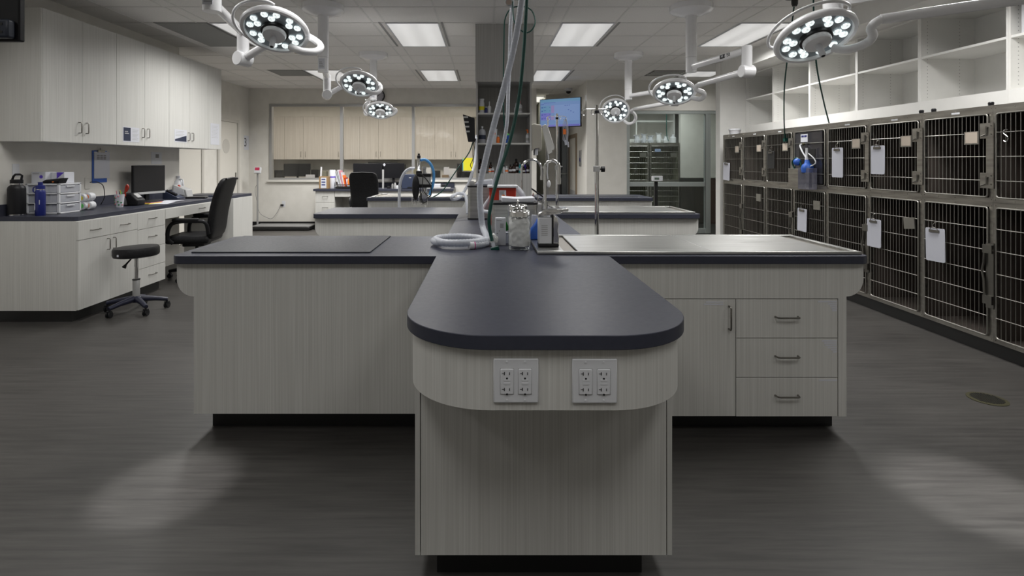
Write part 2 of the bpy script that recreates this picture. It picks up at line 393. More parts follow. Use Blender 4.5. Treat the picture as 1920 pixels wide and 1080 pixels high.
B().cyl((1.66, 12.5, 1.1), (1.86, 12.5, 1.1), .016).build('push_bar', M['alu'], d)

# ---------------------------------------------------------------- ceiling fittings
names = {}
def cell(x0, y0):
    c = 'left column' if -2 < x0 < 0 else 'right column' if 0 < x0 < 2 else 'far left column' if x0 < -2 else 'far right column'
    return c
vis = [(x0, y0, ln) for x0, y0, ln, p in PANELS]
for x0, y0, ln in vis:
    seen = y0 > 5
    rank = 'nearest visible' if 5 < y0 < 8 else 'second visible' if 8 < y0 < 11 else 'farthest, over the corridor,' if y0 > 11 else 'just above the frame' if y0 > 1 else 'over the camera'
    t = thing('ceiling_light', (x0+.305, y0+ln/2, H), 'rectangular white ceiling light panel, %s in the %s' % (rank, cell(x0, y0)), 'light', 'ceiling light panels')
    B().box(x0+.005, x0+.605, y0+.005, y0+.02, H-.012, H-.001).box(x0+.005, x0+.605, y0+ln-.02, y0+ln-.005, H-.012, H-.001).box(x0+.005, x0+.02, y0+.02, y0+ln-.02, H-.012, H-.001).box(x0+.59, x0+.605, y0+.02, y0+ln-.02, H-.012, H-.001).build('frame', M['white_plastic'], t)
    B().box(x0+.02, x0+.59, y0+.02, y0+ln-.02, H-.008, H-.002).build('diffuser', M['diffuser'], t)
def vent(x0, y0, wd, ln, m, m2, label, slats):
    t = thing('ceiling_vent', (x0+wd/2, y0+ln/2, H), label, 'vent')
    B().box(x0, x0+wd, y0, y0+ln, H-.006, H-.001).build('backing', m, t)
    s = B()
    for k in range(slats):
        yy = y0+.03+(ln-.06)*k/(slats-1); s.box(x0+.02, x0+wd-.02, yy-.006, yy+.006, H-.014, H-.006)
    s.build('slat', m2, t)
dk = mat('vent_grey', (.36, .36, .35), .7)
vent(-3.73, 6.03, .60, 1.24, dk, mat('vent_grey_slat', (.42, .42, .41), .7), 'large grey return air grille over the left cabinets, nearest one', 40)
vent(-3.73, 9.14, .60, .62, dk, mat('vent_grey_slat', (.42, .42, .41), .7), 'smaller grey return air grille farther back on the left', 20)
vent(2.86, 9.2, .58, .58, M['kick'], M['tbar'], 'square slatted ceiling vent with dark gaps over the right aisle', 6)
# dome camera, sprinklers, sensors
c = at(1066, 165, 11.5)
t = thing('security_camera', (c.x, c.y, H), 'small white dome camera with black lens on corridor ceiling', 'camera')
B().lathe([(.085, H-.001), (.085, H-.045), (.06, H-.06)], (c.x, c.y, 0)).build('housing', M['white_plastic'], t)
B().lathe([(.055, H-.055), (.05, H-.085), (.03, H-.105), (.006, H-.112)], (c.x, c.y, 0)).build('dome', M['black'], t)
for px, D, lab in ((1270, 9.9, 'small sprinkler head on the ceiling beside the square vent'), (560, 7.7, 'round beige smoke cover on the ceiling left of the lamps')):
    x = wx(px, D)
    if D > 9: tag(B().lathe([(.04, H-.001), (.035, H-.012), (.012, H-.02), (.012, H-.05), (.03, H-.055), (.03, H-.058)], (x, D, 0)).build('sprinkler', M['alu']), lab, 'sprinkler')
    else: tag(B().lathe([(.06, H-.001), (.055, H-.012), (.02, H-.016)], (x, D, 0)).build('smoke_detector', mat('beige_plastic', (.4, .33, .22), .6)), lab, 'detector')
# wall clock
t = thing('wall_clock', (wx(707, YB), YB, wz(181, YB)), 'round wall clock with dark rim, half hidden behind a lamp post', 'clock')
c = at(709, 180, YB); R90 = Matrix.Translation((c.x, YB-.001, c.z)) @ Matrix.Rotation(PI/2, 4, 'X')
B().lathe([(.145, 0), (.145, .04), (.128, .04), (.128, .012), (.0, .012)][:4]).xf(R90).build('rim', M['black'], t)
B().lathe([(.130, .005), (.130, .014)]).xf(R90).build('dial', mat('dial', (.45, .44, .5), .4), t)
hn = B()
for k in range(12):
    a = PI*k/6; hn.box(math.cos(a)*.11-.006, math.cos(a)*.11+.006, math.sin(a)*.11-.006, math.sin(a)*.11+.006, .014, .016)
hn.tube([(0, 0, .017), (.05, .06, .017)], .004).tube([(0, 0, .017), (-.07, -.05, .017)], .003)
hn.xf(R90).build('hands', M['black'], t)
# floor drain
t = thing('floor_drain', (2.91, 3.13, 0), 'small round brass floor drain in the aisle before the cages', 'drain')
B().lathe([(.095, 0), (.095, .003), (.08, .004)], (2.91, 3.13, 0)).build('rim', M['drain'], t)
s = B()
for k in range(-5, 6):
    hh = math.sqrt(max(.0, .075**2-(k*.013)**2)); s.box(2.91+k*.013-.0035, 2.91+k*.013+.0035, 3.13-hh, 3.13+hh, .004, .006)
s.build('grate', M['kick'], t)

# ================================================================ ISLAND
ZC, TH = .91, .04
def arc(cx, cy, r, a0, a1, n=10): return [(cx+r*math.cos(math.radians(a0+(a1-a0)*k/n)), cy+r*math.sin(math.radians(a0+(a1-a0)*k/n))) for k in range(n+1)]
SL, SR = -.25, .612
rows = [(2.68, 3.39, -1.575, 1.915), (4.82, 5.54, -1.56, 1.925), (6.98, 7.68, -1.56, 2.17)]
def outline(ins=0, ys=1.455, yend=7.68):
    r = .26-ins; l, rr, f = SL+ins, SR-ins, ys+ins
    pts = arc(l+r, f+r, r, 180, 270, 14)+arc(rr-r, f+r, r, 270, 360, 14)
    return pts
pts = outline()
rc = .045
for y0, y1, x0, x1 in rows:
    pts += [(SR, y0)]+arc(x1-rc, y0+rc, rc, -90, 0, 5)+arc(x1-rc, y1-rc, rc, 0, 90, 5)
    if y1 < 7: pts += [(SR, y1)]
for y0, y1, x0, x1 in reversed(rows):
    if y1 < 7: pts += [(SL, y1)]
    pts += arc(x0+rc, y1-rc, rc, 90, 180, 5)+arc(x0+rc, y0+rc, rc, 180, 270, 5)+[(SL, y0)]
tag(B().prism(pts, ZC-TH, ZC).build('worktop', M['counter'], bevel=.002),
    'long dark grey worktop of the central island with cross arms and rounded front', 'countertop')

# peninsula base
t = thing('peninsula_cabinet', (.18, 1.75, 0), 'pale wood grain end cabinet under the rounded front of the island worktop', 'cabinet')
ap = outline(.018)+[(SR-.018, 2.70), (SL+.018, 2.70)]
inner = outline(.038)+[(SR-.038, 2.70), (SL+.038, 2.70)]
b = B(); n = len(ap)
va = [[b.bm.verts.new((p[0], p[1], z)) for p in ap] for z in (.70, ZC-TH)]
vi = [[b.bm.verts.new((p[0], p[1], z)) for p in inner] for z in (.70, ZC-TH)]
for j in range(n):
    k = (j+1) % n
    b.bm.faces.new((va[0][j], va[0][k], va[1][k], va[1][j])); b.bm.faces.new((vi[0][k], vi[0][j], vi[1][j], vi[1][k]))
    b.bm.faces.new((va[0][k], va[0][j], vi[0][j], vi[0][k])); b.bm.faces.new((va[1][j], va[1][k], vi[1][k], vi[1][j]))
b.build('curved_apron', M['laminate'], t)
B().box(-.213, .585, 1.752, 1.77, .1, .869).build('front_panel', M['laminate'], t)
B().box(-.232, -.216, 1.752, 2.73, .1, .869).build('side_panel', M['laminate'], t)
B().box(.588, .604, 1.752, 2.73, .1, .869).build('side_panel', M['laminate'], t)
B().box(-.216, .588, 1.772, 2.73, .1, .12).build('bottom_panel', M['laminate'], t)
B().box(-.166, .522, 1.81, 2.8, 0, .1).build('toe_kick', M['kick'], t)

def handle_bar(L, along='z'):
    h = L/2; r = .0045; pr = .028
    if along == 'z': p = [(0, 0, -h), (0, -pr*.8, -h), (0, -pr, -h+.008), (0, -pr, h-.008), (0, -pr*.8, h), (0, 0, h)]
    else: p = [(-h, 0, 0), (-h+.004, -pr*.8, 0), (-h+.014, -pr, 0), (h-.014, -pr, 0), (h-.004, -pr*.8, 0), (h, 0, 0)]
    return B().tube(p, r, 8)
def row_base(i, side, ymin, ymax, xe, xi, label, cat='cabinet'):
    """cabinet under one arm: apron with rounded lower corner beyond a narrower body"""
    s = -1 if side == 'L' else 1
    yf, yb = ymin+.035, ymax-.035
    t = thing('island_cabinet', ((xe+xi)/2, (ymin+ymax)/2, 0), label, cat, 'island cabinets under the cross arms')
    a, bb = xe-s*.015, xe-s*.10           # overhang end, body end
    zb = .70
    ov = [(bb, ZC-TH), (a, ZC-TH)]
    r = .085
    ov += [(a-s*r+s*r*math.cos(math.radians(-q)), zb+r+r*math.sin(math.radians(-q))) for q in range(0, 91, 9)]+[(bb, zb)]
    return t, yf, yb, a, bb, zb, ov, s
# row 1 left
y0, y1, xl, xr = rows[0]
t, yf, yb, a, bb, zb, ov, s = row_base(0, 'L', y0, y1, xl, SL, 'wide plain pale wood grain cabinet left of the front rounded end')
full = [(SL+.02, ZC-TH)]+[(p[0], p[1]) for p in ov[1:-1]]+[(bb, zb), (bb, .109), (SL+.02, .109)]
B().prism(full, yf, yf+.018, 'y').build('front_panel', M['laminate'], t)
B().prism(ov, yf+.018, yb, 'y').build('overhang', M['laminate'], t)
B().box(bb, SL+.02, yf+.019, yb, .109, ZC-TH).build('body', M['laminate'], t)
B().box(-1.43, SL+.02, yf+.1, yb-.05, 0, .109).build('toe_kick', M['kick'], t)
# row 1 right with door and drawers
t, yf, yb, a, bb, zb, ov, s = row_base(0, 'R', y0, y1, xr, SR, 'pale wood grain cabinet with door and three drawers under front steel table')
top = [(SR-.02, ZC-TH)]+[(p[0], p[1]) for p in ov[1:-1]]+[(bb, zb)]+[(bb, .095), (1.774, .095), (1.774, .69), (SR-.02, .69)]
B().prism(top, yf, yf+.018, 'y').build('front_panel', M['laminate'], t)
B().prism(ov, yf+.018, yb, 'y').build('overhang', M['laminate'], t)
B().box(SR-.02, bb, yf+.02, yb, .095, ZC-TH).build('body', M['seam'], t)
B().box(SR-.02, 1.806, yf+.1, yb-.05, 0, .095).build('toe_kick', M['kick'], t)
d = B().box(.62, 1.256, yf+.001, yf+.019, .097, .686).build('door', M['laminate'], t)
h = handle_bar(.115); h.xf(Matrix.Translation((1.222, yf+.001, .594))).build('handle', M['gunmetal'], d)
for k in range(3):
    w_ = [.115, .13][k % 2]; z = .676-.011*k
    if k < 2: B().box(1.193-w_*.75, 1.193, yf-.0002, yf+.0009, z-.008, z-.001).build('label_strip', M['paper'], d)
for k in range(3):
    z1 = .686-.198*k; z0 = z1-.194
    d = B().box(1.260, 1.770, yf+.001, yf+.019, z0, z1).build('drawer', M['laminate'], t)
    h = handle_bar(.115, 'x'); h.xf(Matrix.Translation((1.513, yf+.001, z1-.088))).build('handle', M['gunmetal'], d)
    for j, w_ in enumerate(([.095, .045, .035, .028, .024], [.075, .065, .06, .045, .03, .02], [.09])[k]):
        zz = z1-.008-.011*j
        B().box(1.766-w_, 1.766, yf-.0002, yf+.0009, zz-.008, zz).build('label_strip', M['paper'], d)
# rows 2, 3
for i, side, label in ((1, 'L', 'plain pale cabinet under the second cross arm, left of the spine'), (1, 'R', 'plain pale cabinet under the second steel table, right of the spine'),
                       (2, 'L', 'pale cabinet under the farthest cross arm, left side'), (2, 'R', 'pale cabinet with doors under the farthest cross arm, right side')):
    y0, y1, xl, xr = rows[i]; xe, xi = (xl, SL) if side == 'L' else (xr, SR)
    t, yf, yb, a, bb, zb, ov, s = row_base(i, side, y0, y1, xe, xi, label)
    full = [(xi-s*.02, ZC-TH)]+[(p[0], p[1]) for p in ov[1:-1]]+[(bb, zb), (bb, .1), (xi-s*.02, .1)]
    B().prism(full, yf, yf+.018, 'y').build('front_panel', M['laminate'], t)
    B().prism(ov, yf+.018, yb, 'y').build('overhang', M['laminate'], t)
    B().box(min(bb, xi-s*.02), max(bb, xi-s*.02), yf+.019, yb, .1, ZC-TH).build('body', M['laminate'], t)
    B().box(min(bb-s*.05, xi), max(bb-s*.05, xi), yf+.1, yb-.05, 0, .1).build('toe_kick', M['kick'], t)
    if (i, side) == (2, 'R'):
        for k in range(3):
            x = .70+.44*k
            dd = B().box(x, x+.434, yf-.016, yf, .12, .82).build('door', M['laminate'], t)
            handle_bar(.1).xf(Matrix.Translation((x+(.40 if k % 2 == 0 else .035), yf-.016, .72))).build('handle', M['gunmetal'], dd)
# spine bases between rows
for y0, y1, lab in ((3.36, 4.85, 'pale cabinet under the island spine between first and second arms'), (5.51, 7.0, 'pale cabinet under the island spine before the farthest arm')):
    t = thing('spine_cabinet', (.18, (y0+y1)/2, 0), lab, 'cabinet')
    B().box(SL+.02, SR-.02, y0, y1, .1, ZC-TH).build('body', M['laminate'], t)
    B().box(SL+.08, SR-.08, y0, y1, 0, .1).build('toe_kick', M['kick'], t)

# power outlets
def outlet(cx, cz, label):
    yf = 1.455+.018
    t = thing('power_outlet', (cx, yf, cz), label, 'outlet', 'double outlet plates on the rounded apron')
    hw, hh = .0615, .0605
    p = B().prism([(cx-hw, cz-hh), (cx+hw, cz-hh), (cx+hw, cz+hh), (cx-hw, cz+hh)], yf-.006, yf-.0002, 'y').build('plate', M['white_plastic'], t, bevel=.003)
    for sx in (-.0245, .0245):
        x = cx+sx
        r = B().box(x-.0178, x+.0178, yf-.0085, yf-.005, cz-.0355, cz+.0335).build('receptacle', M['white_plastic'], t, bevel=.002)
        B().box(x-.0185, x+.0185, yf-.0064, yf-.0059, cz-.0362, cz+.0342).build('shadow_gap', M['grey'], t)  # grey sheet painted as the shade round the receptacle
        for dz in (.019, -.024):
            sl = B(); z = cz+dz
            sl.box(x-.0082, x-.006, yf-.0090, yf-.0084, z-.002, z+.0065).box(x-.0135, x-.008, yf-.0090, yf-.0084, z+.0018, z+.0030).box(x+.006, x+.0078, yf-.0090, yf-.0084, z-.0015, z+.0055)
            sl.prism([(x+.0026*math.cos(q*PI/8), z-.0115+.0032*math.sin(q*PI/8)) for q in range(9)]+[(x-.0026, z-.0135), (x+.0026, z-.0135)], yf-.0090, yf-.0084, 'y')
            sl.build('slot', M['black'], r)
        B().box(x-.0085, x+.0085, yf-.0092, yf-.0084, cz+.0005, cz+.0058).build('test_button', M['white_plastic'], r)
        B().box(x-.0085, x+.0085, yf-.0092, yf-.0084, cz-.0085, cz-.0032).build('test_button', M['white_plastic'], r)
        for dz in (.052, -.052):
            B().lathe([(.0028, 0), (.0024, .0012)], n=12).xf(Matrix.Translation((x, yf-.006, cz+dz)) @ Matrix.Rotation(PI/2, 4, 'X')).build('screw', M['white_plastic'], t)
outlet(.0805, .7825, 'white double power outlet plate on the rounded front, the left one')
outlet(.295, .7815, 'white double power outlet plate on the rounded front, the right one')

# steel tables
def tub(x0, x1, y0, y1, label, g0, g1, seam, zt=.926, deck=True):
    t = thing('steel_table', ((x0+x1)/2, (y0+y1)/2, ZC), label, 'table', 'stainless steel wet tables')
    r = .03; z0 = ZC+.0005
    b = B().box(x0, x1, y0, y0+r, z0, zt).box(x0, x1, y1-r, y1, z0, zt).box(x1-r, x1, y0+r, y1-r, z0, zt)
    b.box(x0, g0-.07 if deck else x0+r, y0+r, y1-r, z0, zt)
    b.build('rim', M['steel'], t, bevel=.003)
    B().box((g0-.07 if deck else x0+r), x1-r, y0+r, y1-r, z0, ZC+.003).build('basin', mat('basin_steel', (.25, .23, .2), .4, .8), t)
    a = g0
    for c in ([seam, g1] if seam else [g1]):
        B().box(a+.0015, c-.0015, y0+r+.004, y1-r-.004, ZC+.008, zt-.0015).build('grate', M['steel'], t, bevel=.002); a = c
    return t
tub(.258, 1.895, 2.715, 3.355, 'brushed steel wet table nearest the camera, on the right arm', .465, 1.80, 1.145)
tub(.66, 1.885, 4.86, 5.50, 'brushed steel wet table on the second right arm', .73, 1.80, 1.22, deck=False)
tub(-1.50, -.26, 7.02, 7.64, 'brushed steel wet table on the farthest left arm', -1.38, -.33, None, deck=False)
# mats
tag(B().box(-1.515, -.598, 2.765, 3.37, ZC+.0004, ZC+.007).build('table_mat', M['mat_rubber'], bevel=.002), 'thin dark grey rubber mat on the front left worktop', 'mat')
tag(B().box(.95, 2.0, 7.1, 7.6, ZC+.0004, ZC+.007).build('table_mat', M['mat_rubber'], bevel=.002), 'dark mat on the farthest right worktop', 'mat')

# ================================================================ TOWER with shelves
t = thing('shelf_tower', (.21, 6.4, ZC), 'tall wood grain tower with open shelves rising from island to ceiling', 'shelving unit')
tx0, tx1, ty0, ty1 = -.118, .515, 6.13, 6.62
hy0 = 6.1
B().box(-.125, .535, hy0, ty1, wz(153, hy0), H-.001).build('upper_casing', M['laminate_dark'], t)
zz = [wz(y_, ty0) for y_ in (325, 268, 211.5, 154)]
B().box(tx0, tx0+.02, ty0, ty1, ZC, wz(153, hy0)).build('side_panel', M['laminate_dark'], t)
B().box(tx1-.02, tx1, ty0, ty1, ZC, wz(153, hy0)).build('side_panel', M['laminate_dark'], t)
B().box(tx0+.02, tx1-.02, ty1-.02, ty1, ZC, wz(153, hy0)).build('back_panel', M['laminate_dark'], t)
B().box(tx0+.02, tx1-.02, ty0, ty1-.02, ZC, zz[0]).build('lower_casing', M['laminate_dark'], t)
for z in zz[1:3]: B().box(tx0+.02, tx1-.02, ty0+.005, ty1-.02, z-.018, z).build('shelf', M['laminate'], t)
SH = [zz[0], zz[1], zz[2]]
def bottle(px, sh, h, r, body, cap, label, name='bottle', kind='round', lab=None, dy=.1, capr=.4, caph=.15, pump=False):
    D = ty0+dy; x = wx(px, D); z = SH[sh]
    t = thing(name, (x, D, z), label, 'bottle', 'bottles and jars on the tower shelves')
    bh = h*(1-caph)
    B().lathe([(r*.96, 0), (r, .004), (r, bh*.72), (r*.8, bh*.86), (r*capr, bh*.92), (r*capr, bh)], (x, D, z), 16).build('body', body, t)
    c = B().lathe([(r*capr*1.15, 0), (r*capr*1.15, h-bh)], (x, D, z+bh), 12)
    if pump: c.box(x-r*.9, x+.006, D-.006, D+.006, z+h-.004, z+h+.008)
    c.build('cap', cap, t)
    if lab: B().lathe([(r*1.02, bh*.25), (r*1.02, bh*.52)], (x, D, z), 16).build('label_band', lab, t)
    return t
wp, bk = M['white_plastic'], M['black']
fz = M['frost']
bottle(903, 2, .17, .033, wp, wp, 'white jar with yellow label on the top shelf, leftmost', lab=M['yellow'], capr=.75, caph=.08)
bottle(911.5, 2, .08, .02, M['navy'], wp, 'short purple bottle between two white ones on top shelf', capr=.6)
bottle(917.5, 2, .14, .022, wp, wp, 'white nozzle bottle on the top shelf beside the purple one', capr=.25, caph=.3)
bottle(967, 2, .12, .020, wp, wp, 'white spray bottle left of the pink pump bottle', capr=.3, caph=.3)
bottle(975, 2, .145, .026, wp, M['pink'], 'white bottle with pink pump on the top shelf', lab=M['lgrey'], capr=.3, caph=.2, pump=True)
bottle(904, 1, .195, .041, fz, wp, 'clear round gallon style bottle with dark label on middle shelf', lab=M['ink'], capr=.28, caph=.08)
bottle(989.5, 1, .15, .024, wp, M['orange'], 'white bottle with orange red pump at right of middle shelf', lab=M['lgrey'], capr=.35, caph=.22, pump=True)
bottle(934, 1, .09, .02, M['orange'], wp, 'small orange bottle behind the white hose on middle shelf', capr=.5)
bottle(945, 1, .09, .018, wp, M['navy'], 'small white bottle next to the blue spray bottle', capr=.5)
for px, hh, r, bd, cp, lb, lab in ((901, .165, .022, M['brown_glass'], bk, None, 'tall dark bottle at the back left of the bottom shelf'),
    (900.5, .10, .022, M['brown_glass'], bk, wp, 'small brown bottle with white label, leftmost on bottom shelf'),
    (907, .13, .018, wp, wp, None, 'white carton like bottle beside the leftmost brown bottles'),
    (920, .125, .022, M['brown_glass'], bk, wp, 'brown bottle behind the white hose on bottom shelf'),
    (918.5, .06, .018, wp, M['orange'], M['orange'], 'tiny bottle with orange label on the bottom shelf'),
    (924, .07, .016, wp, wp, M['red'], 'tiny white bottle with red label on the bottom shelf'),
    (935, .09, .018, M['brown_glass'], bk, wp, 'small dark bottle between the two hoses on bottom shelf'),
    (945, .09, .014, wp, bk, None, 'slim white bottle left of the orange label vial'),
    (950, .085, .018, wp, wp, M['orange'], 'vial with orange label near centre of bottom shelf'),
    (957, .10, .02, M['brown_glass'], bk, wp, 'brown vial left of the big brown bottles'),
    (968, .165, .028, M['brown_glass'], bk, wp, 'tallest brown glass bottle on the bottom shelf'),
    (963.5, .11, .024, M['brown_glass'], bk, wp, 'brown bottle with large white label in front of tallest bottle'),
    (975, .125, .014, M['teal'], wp, wp, 'teal tube standing beside the tallest brown bottle'),
    (984, .125, .018, M['purple'], bk, None, 'purple spray vial near right end of bottom shelf'),
    (982, .08, .02, M['brown_glass'], bk, wp, 'short brown bottle in front of the purple vial'),
    (990, .10, .02, M['brown_glass'], bk, wp, 'rightmost dark bottle on the bottom shelf')):
    back = hh > .12
    bottle(px, 0, hh, r, bd, cp, lab, lab=lb, capr=.45, dy=.22 if back else .07)
# blue spray pack and tube on the middle shelf
x = wx(951.5, ty0+.1); z = SH[1]
t = thing('spray_pack', (x, ty0+.1, z), 'blue square pack with green and white spray top, middle shelf', 'bottle', 'bottles and jars on the tower shelves')
B().box(x-.037, x+.037, ty0+.07, ty0+.13, z, z+.09).build('body', M['blue'], t, bevel=.006)
B().tube([(x, ty0+.1, z+.09), (x, ty0+.1, z+.11)], .02, 12).tube([(x, ty0+.1, z+.11), (x-.03, ty0+.1, z+.15)], .009).build('cap', M['lime'], t)
x = wx(925.5, ty0+.1)
t = thing('tube_bottle', (x, ty0+.1, z), 'flared white tube with orange mark on the middle shelf', 'tube', 'bottles and jars on the tower shelves')
B().prism([(x-.028, z), (x+.028, z), (x+.045, z+.165), (x-.045, z+.165)], ty0+.08, ty0+.12, 'y').build('body', M['white_plastic'], t, bevel=.006)
B().box(x-.02, x+.02, ty0+.077, ty0+.081, z+.10, z+.13).build('mark', M['orange'], t)
# paper towel dispenser on the tower side
t = thing('towel_dispenser', (.60, 6.3, 1.5), 'beige paper towel dispenser on the right side of the tower', 'dispenser')
b = B().prism([(.518, 1.50), (.518, 1.80), (.54, 1.815), (.63, 1.80), (.635, 1.55), (.628, 1.50), (.60, 1.535), (.56, 1.53)], 6.16, 6.46, 'y').build('cover', mat('dispenser_beige', (.42, .40, .35), .5), t, bevel=.006)
B().box(.56, .595, 6.2, 6.42, 1.455, 1.545).build('paper_sheet', M['paper'], t)
# ================================================================ EXAM LAMPS
RH = .215
def lamp_head(parent, c, n, roll_ref, rail_dir):
    """head with lens face along n; parts are built with n as local +z"""
    n = n.normalized(); x = (Vector(roll_ref)-n*n.dot(Vector(roll_ref))).normalized(); y = n.cross(x)
    m = Matrix((x, y, n)).transposed().to_4x4()
    hd = B().lathe([(.06, -.052), (.12, -.046), (RH*.93, -.030), (RH, -.010), (RH, .006), (RH*.97, .016), (RH*.88, .018), (RH*.86, .008), (RH*.86, -.004)], n=48).build('lamp_head', M['white'], None, smooth=50)
    hd.location = (0, 0, 0)
    for v in hd.data.vertices: v.co.z += -.052
    hd.parent = parent; off = parent.location
    hd.matrix_local = Matrix.Translation(Vector(c)-off) @ m
    def sub(b, name, mt, **k):
        o = b.build(name, mt, None, **k)
        mm = o.location.copy()
        for v in o.data.vertices: v.co += mm
        o.location = (0, 0, 0); o.parent = hd; return o
    sub(B().lathe([(RH*.86, -.006), (RH*.86, .0), (.0005, .0)], n=40), 'lens_plate', M['lens_plate'])
    sub(B().lathe([(.086, .0), (.086, .022), (.078, .024)], n=32), 'dark_ring', M['kick'])
    sub(B().lathe([(.072, .0), (.074, .040), (.068, .052), (.012, .056)], n=32), 'hub', M['white'])
    hh = sub(B().lathe([(.014, .054), (.017, .07), (.0165, .13), (.013, .135)], n=16), 'aiming_handle', M['white_plastic'])
    o = B().lathe([(.010, .134), (.010, .137)], n=14).build('handle_tip', M['black'], None)
    mm = o.location.copy()
    for v in o.data.vertices: v.co += mm
    o.location = (0, 0, 0); o.parent = hh
    first = None
    for gidx in range(6):
        for da, rr in ((-14, .152), (14, .152), (0, .112)):
            a = math.radians(gidx*60+22+da)
            if first is None:
                first = B().lathe([(.0215, 0), (.022, .007), (.018, .011), (.010, .013), (.004, .0135)], n=16).build('lens', M['lens'], None)
                first.location = (0, 0, 0)
                o = first
            else: o = first.copy(); col.objects.link(o)
            o.parent = hd; o.location = (math.cos(a)*rr, math.sin(a)*rr, .0005)
    # grab rail round part of the rim
    pts = [(math.cos(math.radians(a))*(RH+.045*math.sin(math.radians((a+75)/150*180))**.5 if -75 < a < 75 else RH), math.sin(math.radians(a))*(RH+.045*max(0, math.sin(math.radians((a+75)/150*180)))**.5 if -75 < a < 75 else RH), -.03) for a in range(-75, 76, 6)]
    rl = sub(B().tube([(math.cos(math.radians(a))*(RH-.005+.05*max(0, math.cos(math.radians(a*1.2)))**.5), math.sin(math.radians(a))*(RH-.005+.05*max(0, math.cos(math.radians(a*1.2)))**.5), -.028) for a in range(-75, 76, 6)], .009, 10), 'grab_rail', M['white'])
    rl.rotation_euler = (0, 0, rail_dir)
    return hd
def nrm(px, py, cosa, dx, dy):
    v = Vector(((px-CX)/F, 1, -(py-CY)/F)).normalized(); t = Vector((dx, 0, -dy)); t = (t-v*t.dot(v)).normalized()
    return -v*cosa+t*math.sqrt(1-cosa*cosa)
def exam_lamp(colx, coly, arm_end, zk, head_px, head_D, cosa, hdir, lower, yoke, rail, label, badge=False):
    t = thing('exam_lamp', (colx, coly, H), label, 'lamp', 'ceiling mounted exam lamps')
    B().lathe([(.085, H-.105), (.19, H-.07), (.205, H-.055), (.205, H-.001)], (colx, coly, 0), 40).build('canopy', M['white'], t)
    cm = B().lathe([(.052, 2.27), (.052, 2.42), (.053, 2.421), (.053, H-.09)], (colx, coly, 0), 28).build('column', M['white'], t)
    B().lathe([(.0525, 2.418), (.0525, 2.422)], (colx, coly, 0), 28).build('seam_ring', M['lgrey'], cm)
    if colx < 0:
        B().box(colx-.03, colx+.03, coly-.0535, coly-.05, 2.30, 2.40).build('rating_label', M['paper'], cm)
        lb = B()
        for k in range(4): lb.box(colx-.022, colx+.022-.006*k, coly-.0545, coly-.053, 2.315+.016*k, 2.320+.016*k)
        lb.build('label_print', M['grey'], cm)
    ax, ay = arm_end; za = 2.325
    d = Vector((ax-colx, ay-coly, 0)).normalized()
    p0 = Vector((colx, coly, za))+d*.045; p1 = Vector((ax, ay, za))
    arm = B().tube([p0, p1], .030, 16).build('upper_arm', M['white'], t)
    if badge:
        # dark badge and number on the side of the arm that faces the aisle
        u = (p1-p0).normalized(); nn = Vector((-u.y, u.x, 0)); nn = nn if nn.x < 0 else -nn
        mid = p0+(p1-p0)*.68
        X = -u if False else u
        rot = Matrix((X, Vector((0, 0, 1)), X.cross(Vector((0, 0, 1))))).transposed().to_4x4()
        if rot.col[2].xyz.dot(nn) < 0:
            rot = Matrix((-X, Vector((0, 0, 1)), (-X).cross(Vector((0, 0, 1))))).transposed().to_4x4()
        ux = rot.col[0].xyz
        m = Matrix.Translation(mid+nn*.0302) @ rot
        B().box(-.075, -.008, -.017, .017, -.004, .0008).xf(m).build('badge', M['black'], arm)
        text('MI', .030, M['white_plastic'], arm, m @ Matrix.Translation((-.041, 0, .001)))
        text('750', .042, M['black'], arm, m @ Matrix.Translation((.036, 0, .0002)))
    B().lathe([(.040, zk+.02), (.042, zk+.06), (.042, 2.355), (.036, 2.362)], (ax, ay, 0), 24).build('arm_link', M['white'], t)
    ld = (Vector(lower)-Vector((ax, ay, zk))); hd2 = Vector((ld.x, ld.y, 0)).normalized(); side = Vector((-hd2.y, hd2.x, 0))
    kc = Vector((ax, ay, zk))
    B().tube([kc-side*.055, kc-side*.05, kc+side*.05, kc+side*.055], [.048, .053, .053, .048], 24).build('knuckle', M['white'], t)
    B().tube([kc, Vector(lower)], [.029, .027], 16).build('lower_arm', M['white'], t)
    c = at(*head_px, head_D); n = nrm(*head_px, cosa, *hdir)
    # yoke: S bend from the lower arm to the rim
    B().tube(spline([Vector(lower)]+[Vector(p) for p in yoke], .015), .0235, 14).build('yoke', M['white'], t)
    lamp_head(t, c, n, (1, 0, 0), rail)
LX, RX = -1.63, 2.045
exam_lamp(LX, 3.2, (-1.78, 3.94), 2.13, (516, 57), 3.50, .62, (-.22, 1), at(540, 60, 3.74), [at(572, 66, 3.70), at(596, 80, 3.64), at(601, 90, 3.58), at(590, 97, 3.52), at(566, 96, 3.47), at(545, 88, 3.50)], 2.6,
    'exam lamp head nearest on the left, angled down, arm behind it', )
exam_lamp(LX, 5.38, (-1.79, 6.05), 2.13, (674, 158), 5.95, .62, (-.18, 1), at(665, 150, 6.15), [at(690, 150, 6.1), at(709, 157, 6.02), at(714, 166, 5.97), at(709, 173, 5.93), at(698, 174, 5.9), at(686, 170, 5.92)], 2.6,
    'middle exam lamp of the left row, before the glazed wall')
exam_lamp(LX, 7.76, (-1.87, 8.5), 2.15, (713, 207), 8.3, .60, (-.05, 1), at(735, 216, 8.4), [at(741, 212, 8.36), at(743, 207, 8.34), at(739, 204, 8.32), at(733, 203, 8.3)], 3.0,
    'farthest exam lamp of the left row, small, near the wall clock')
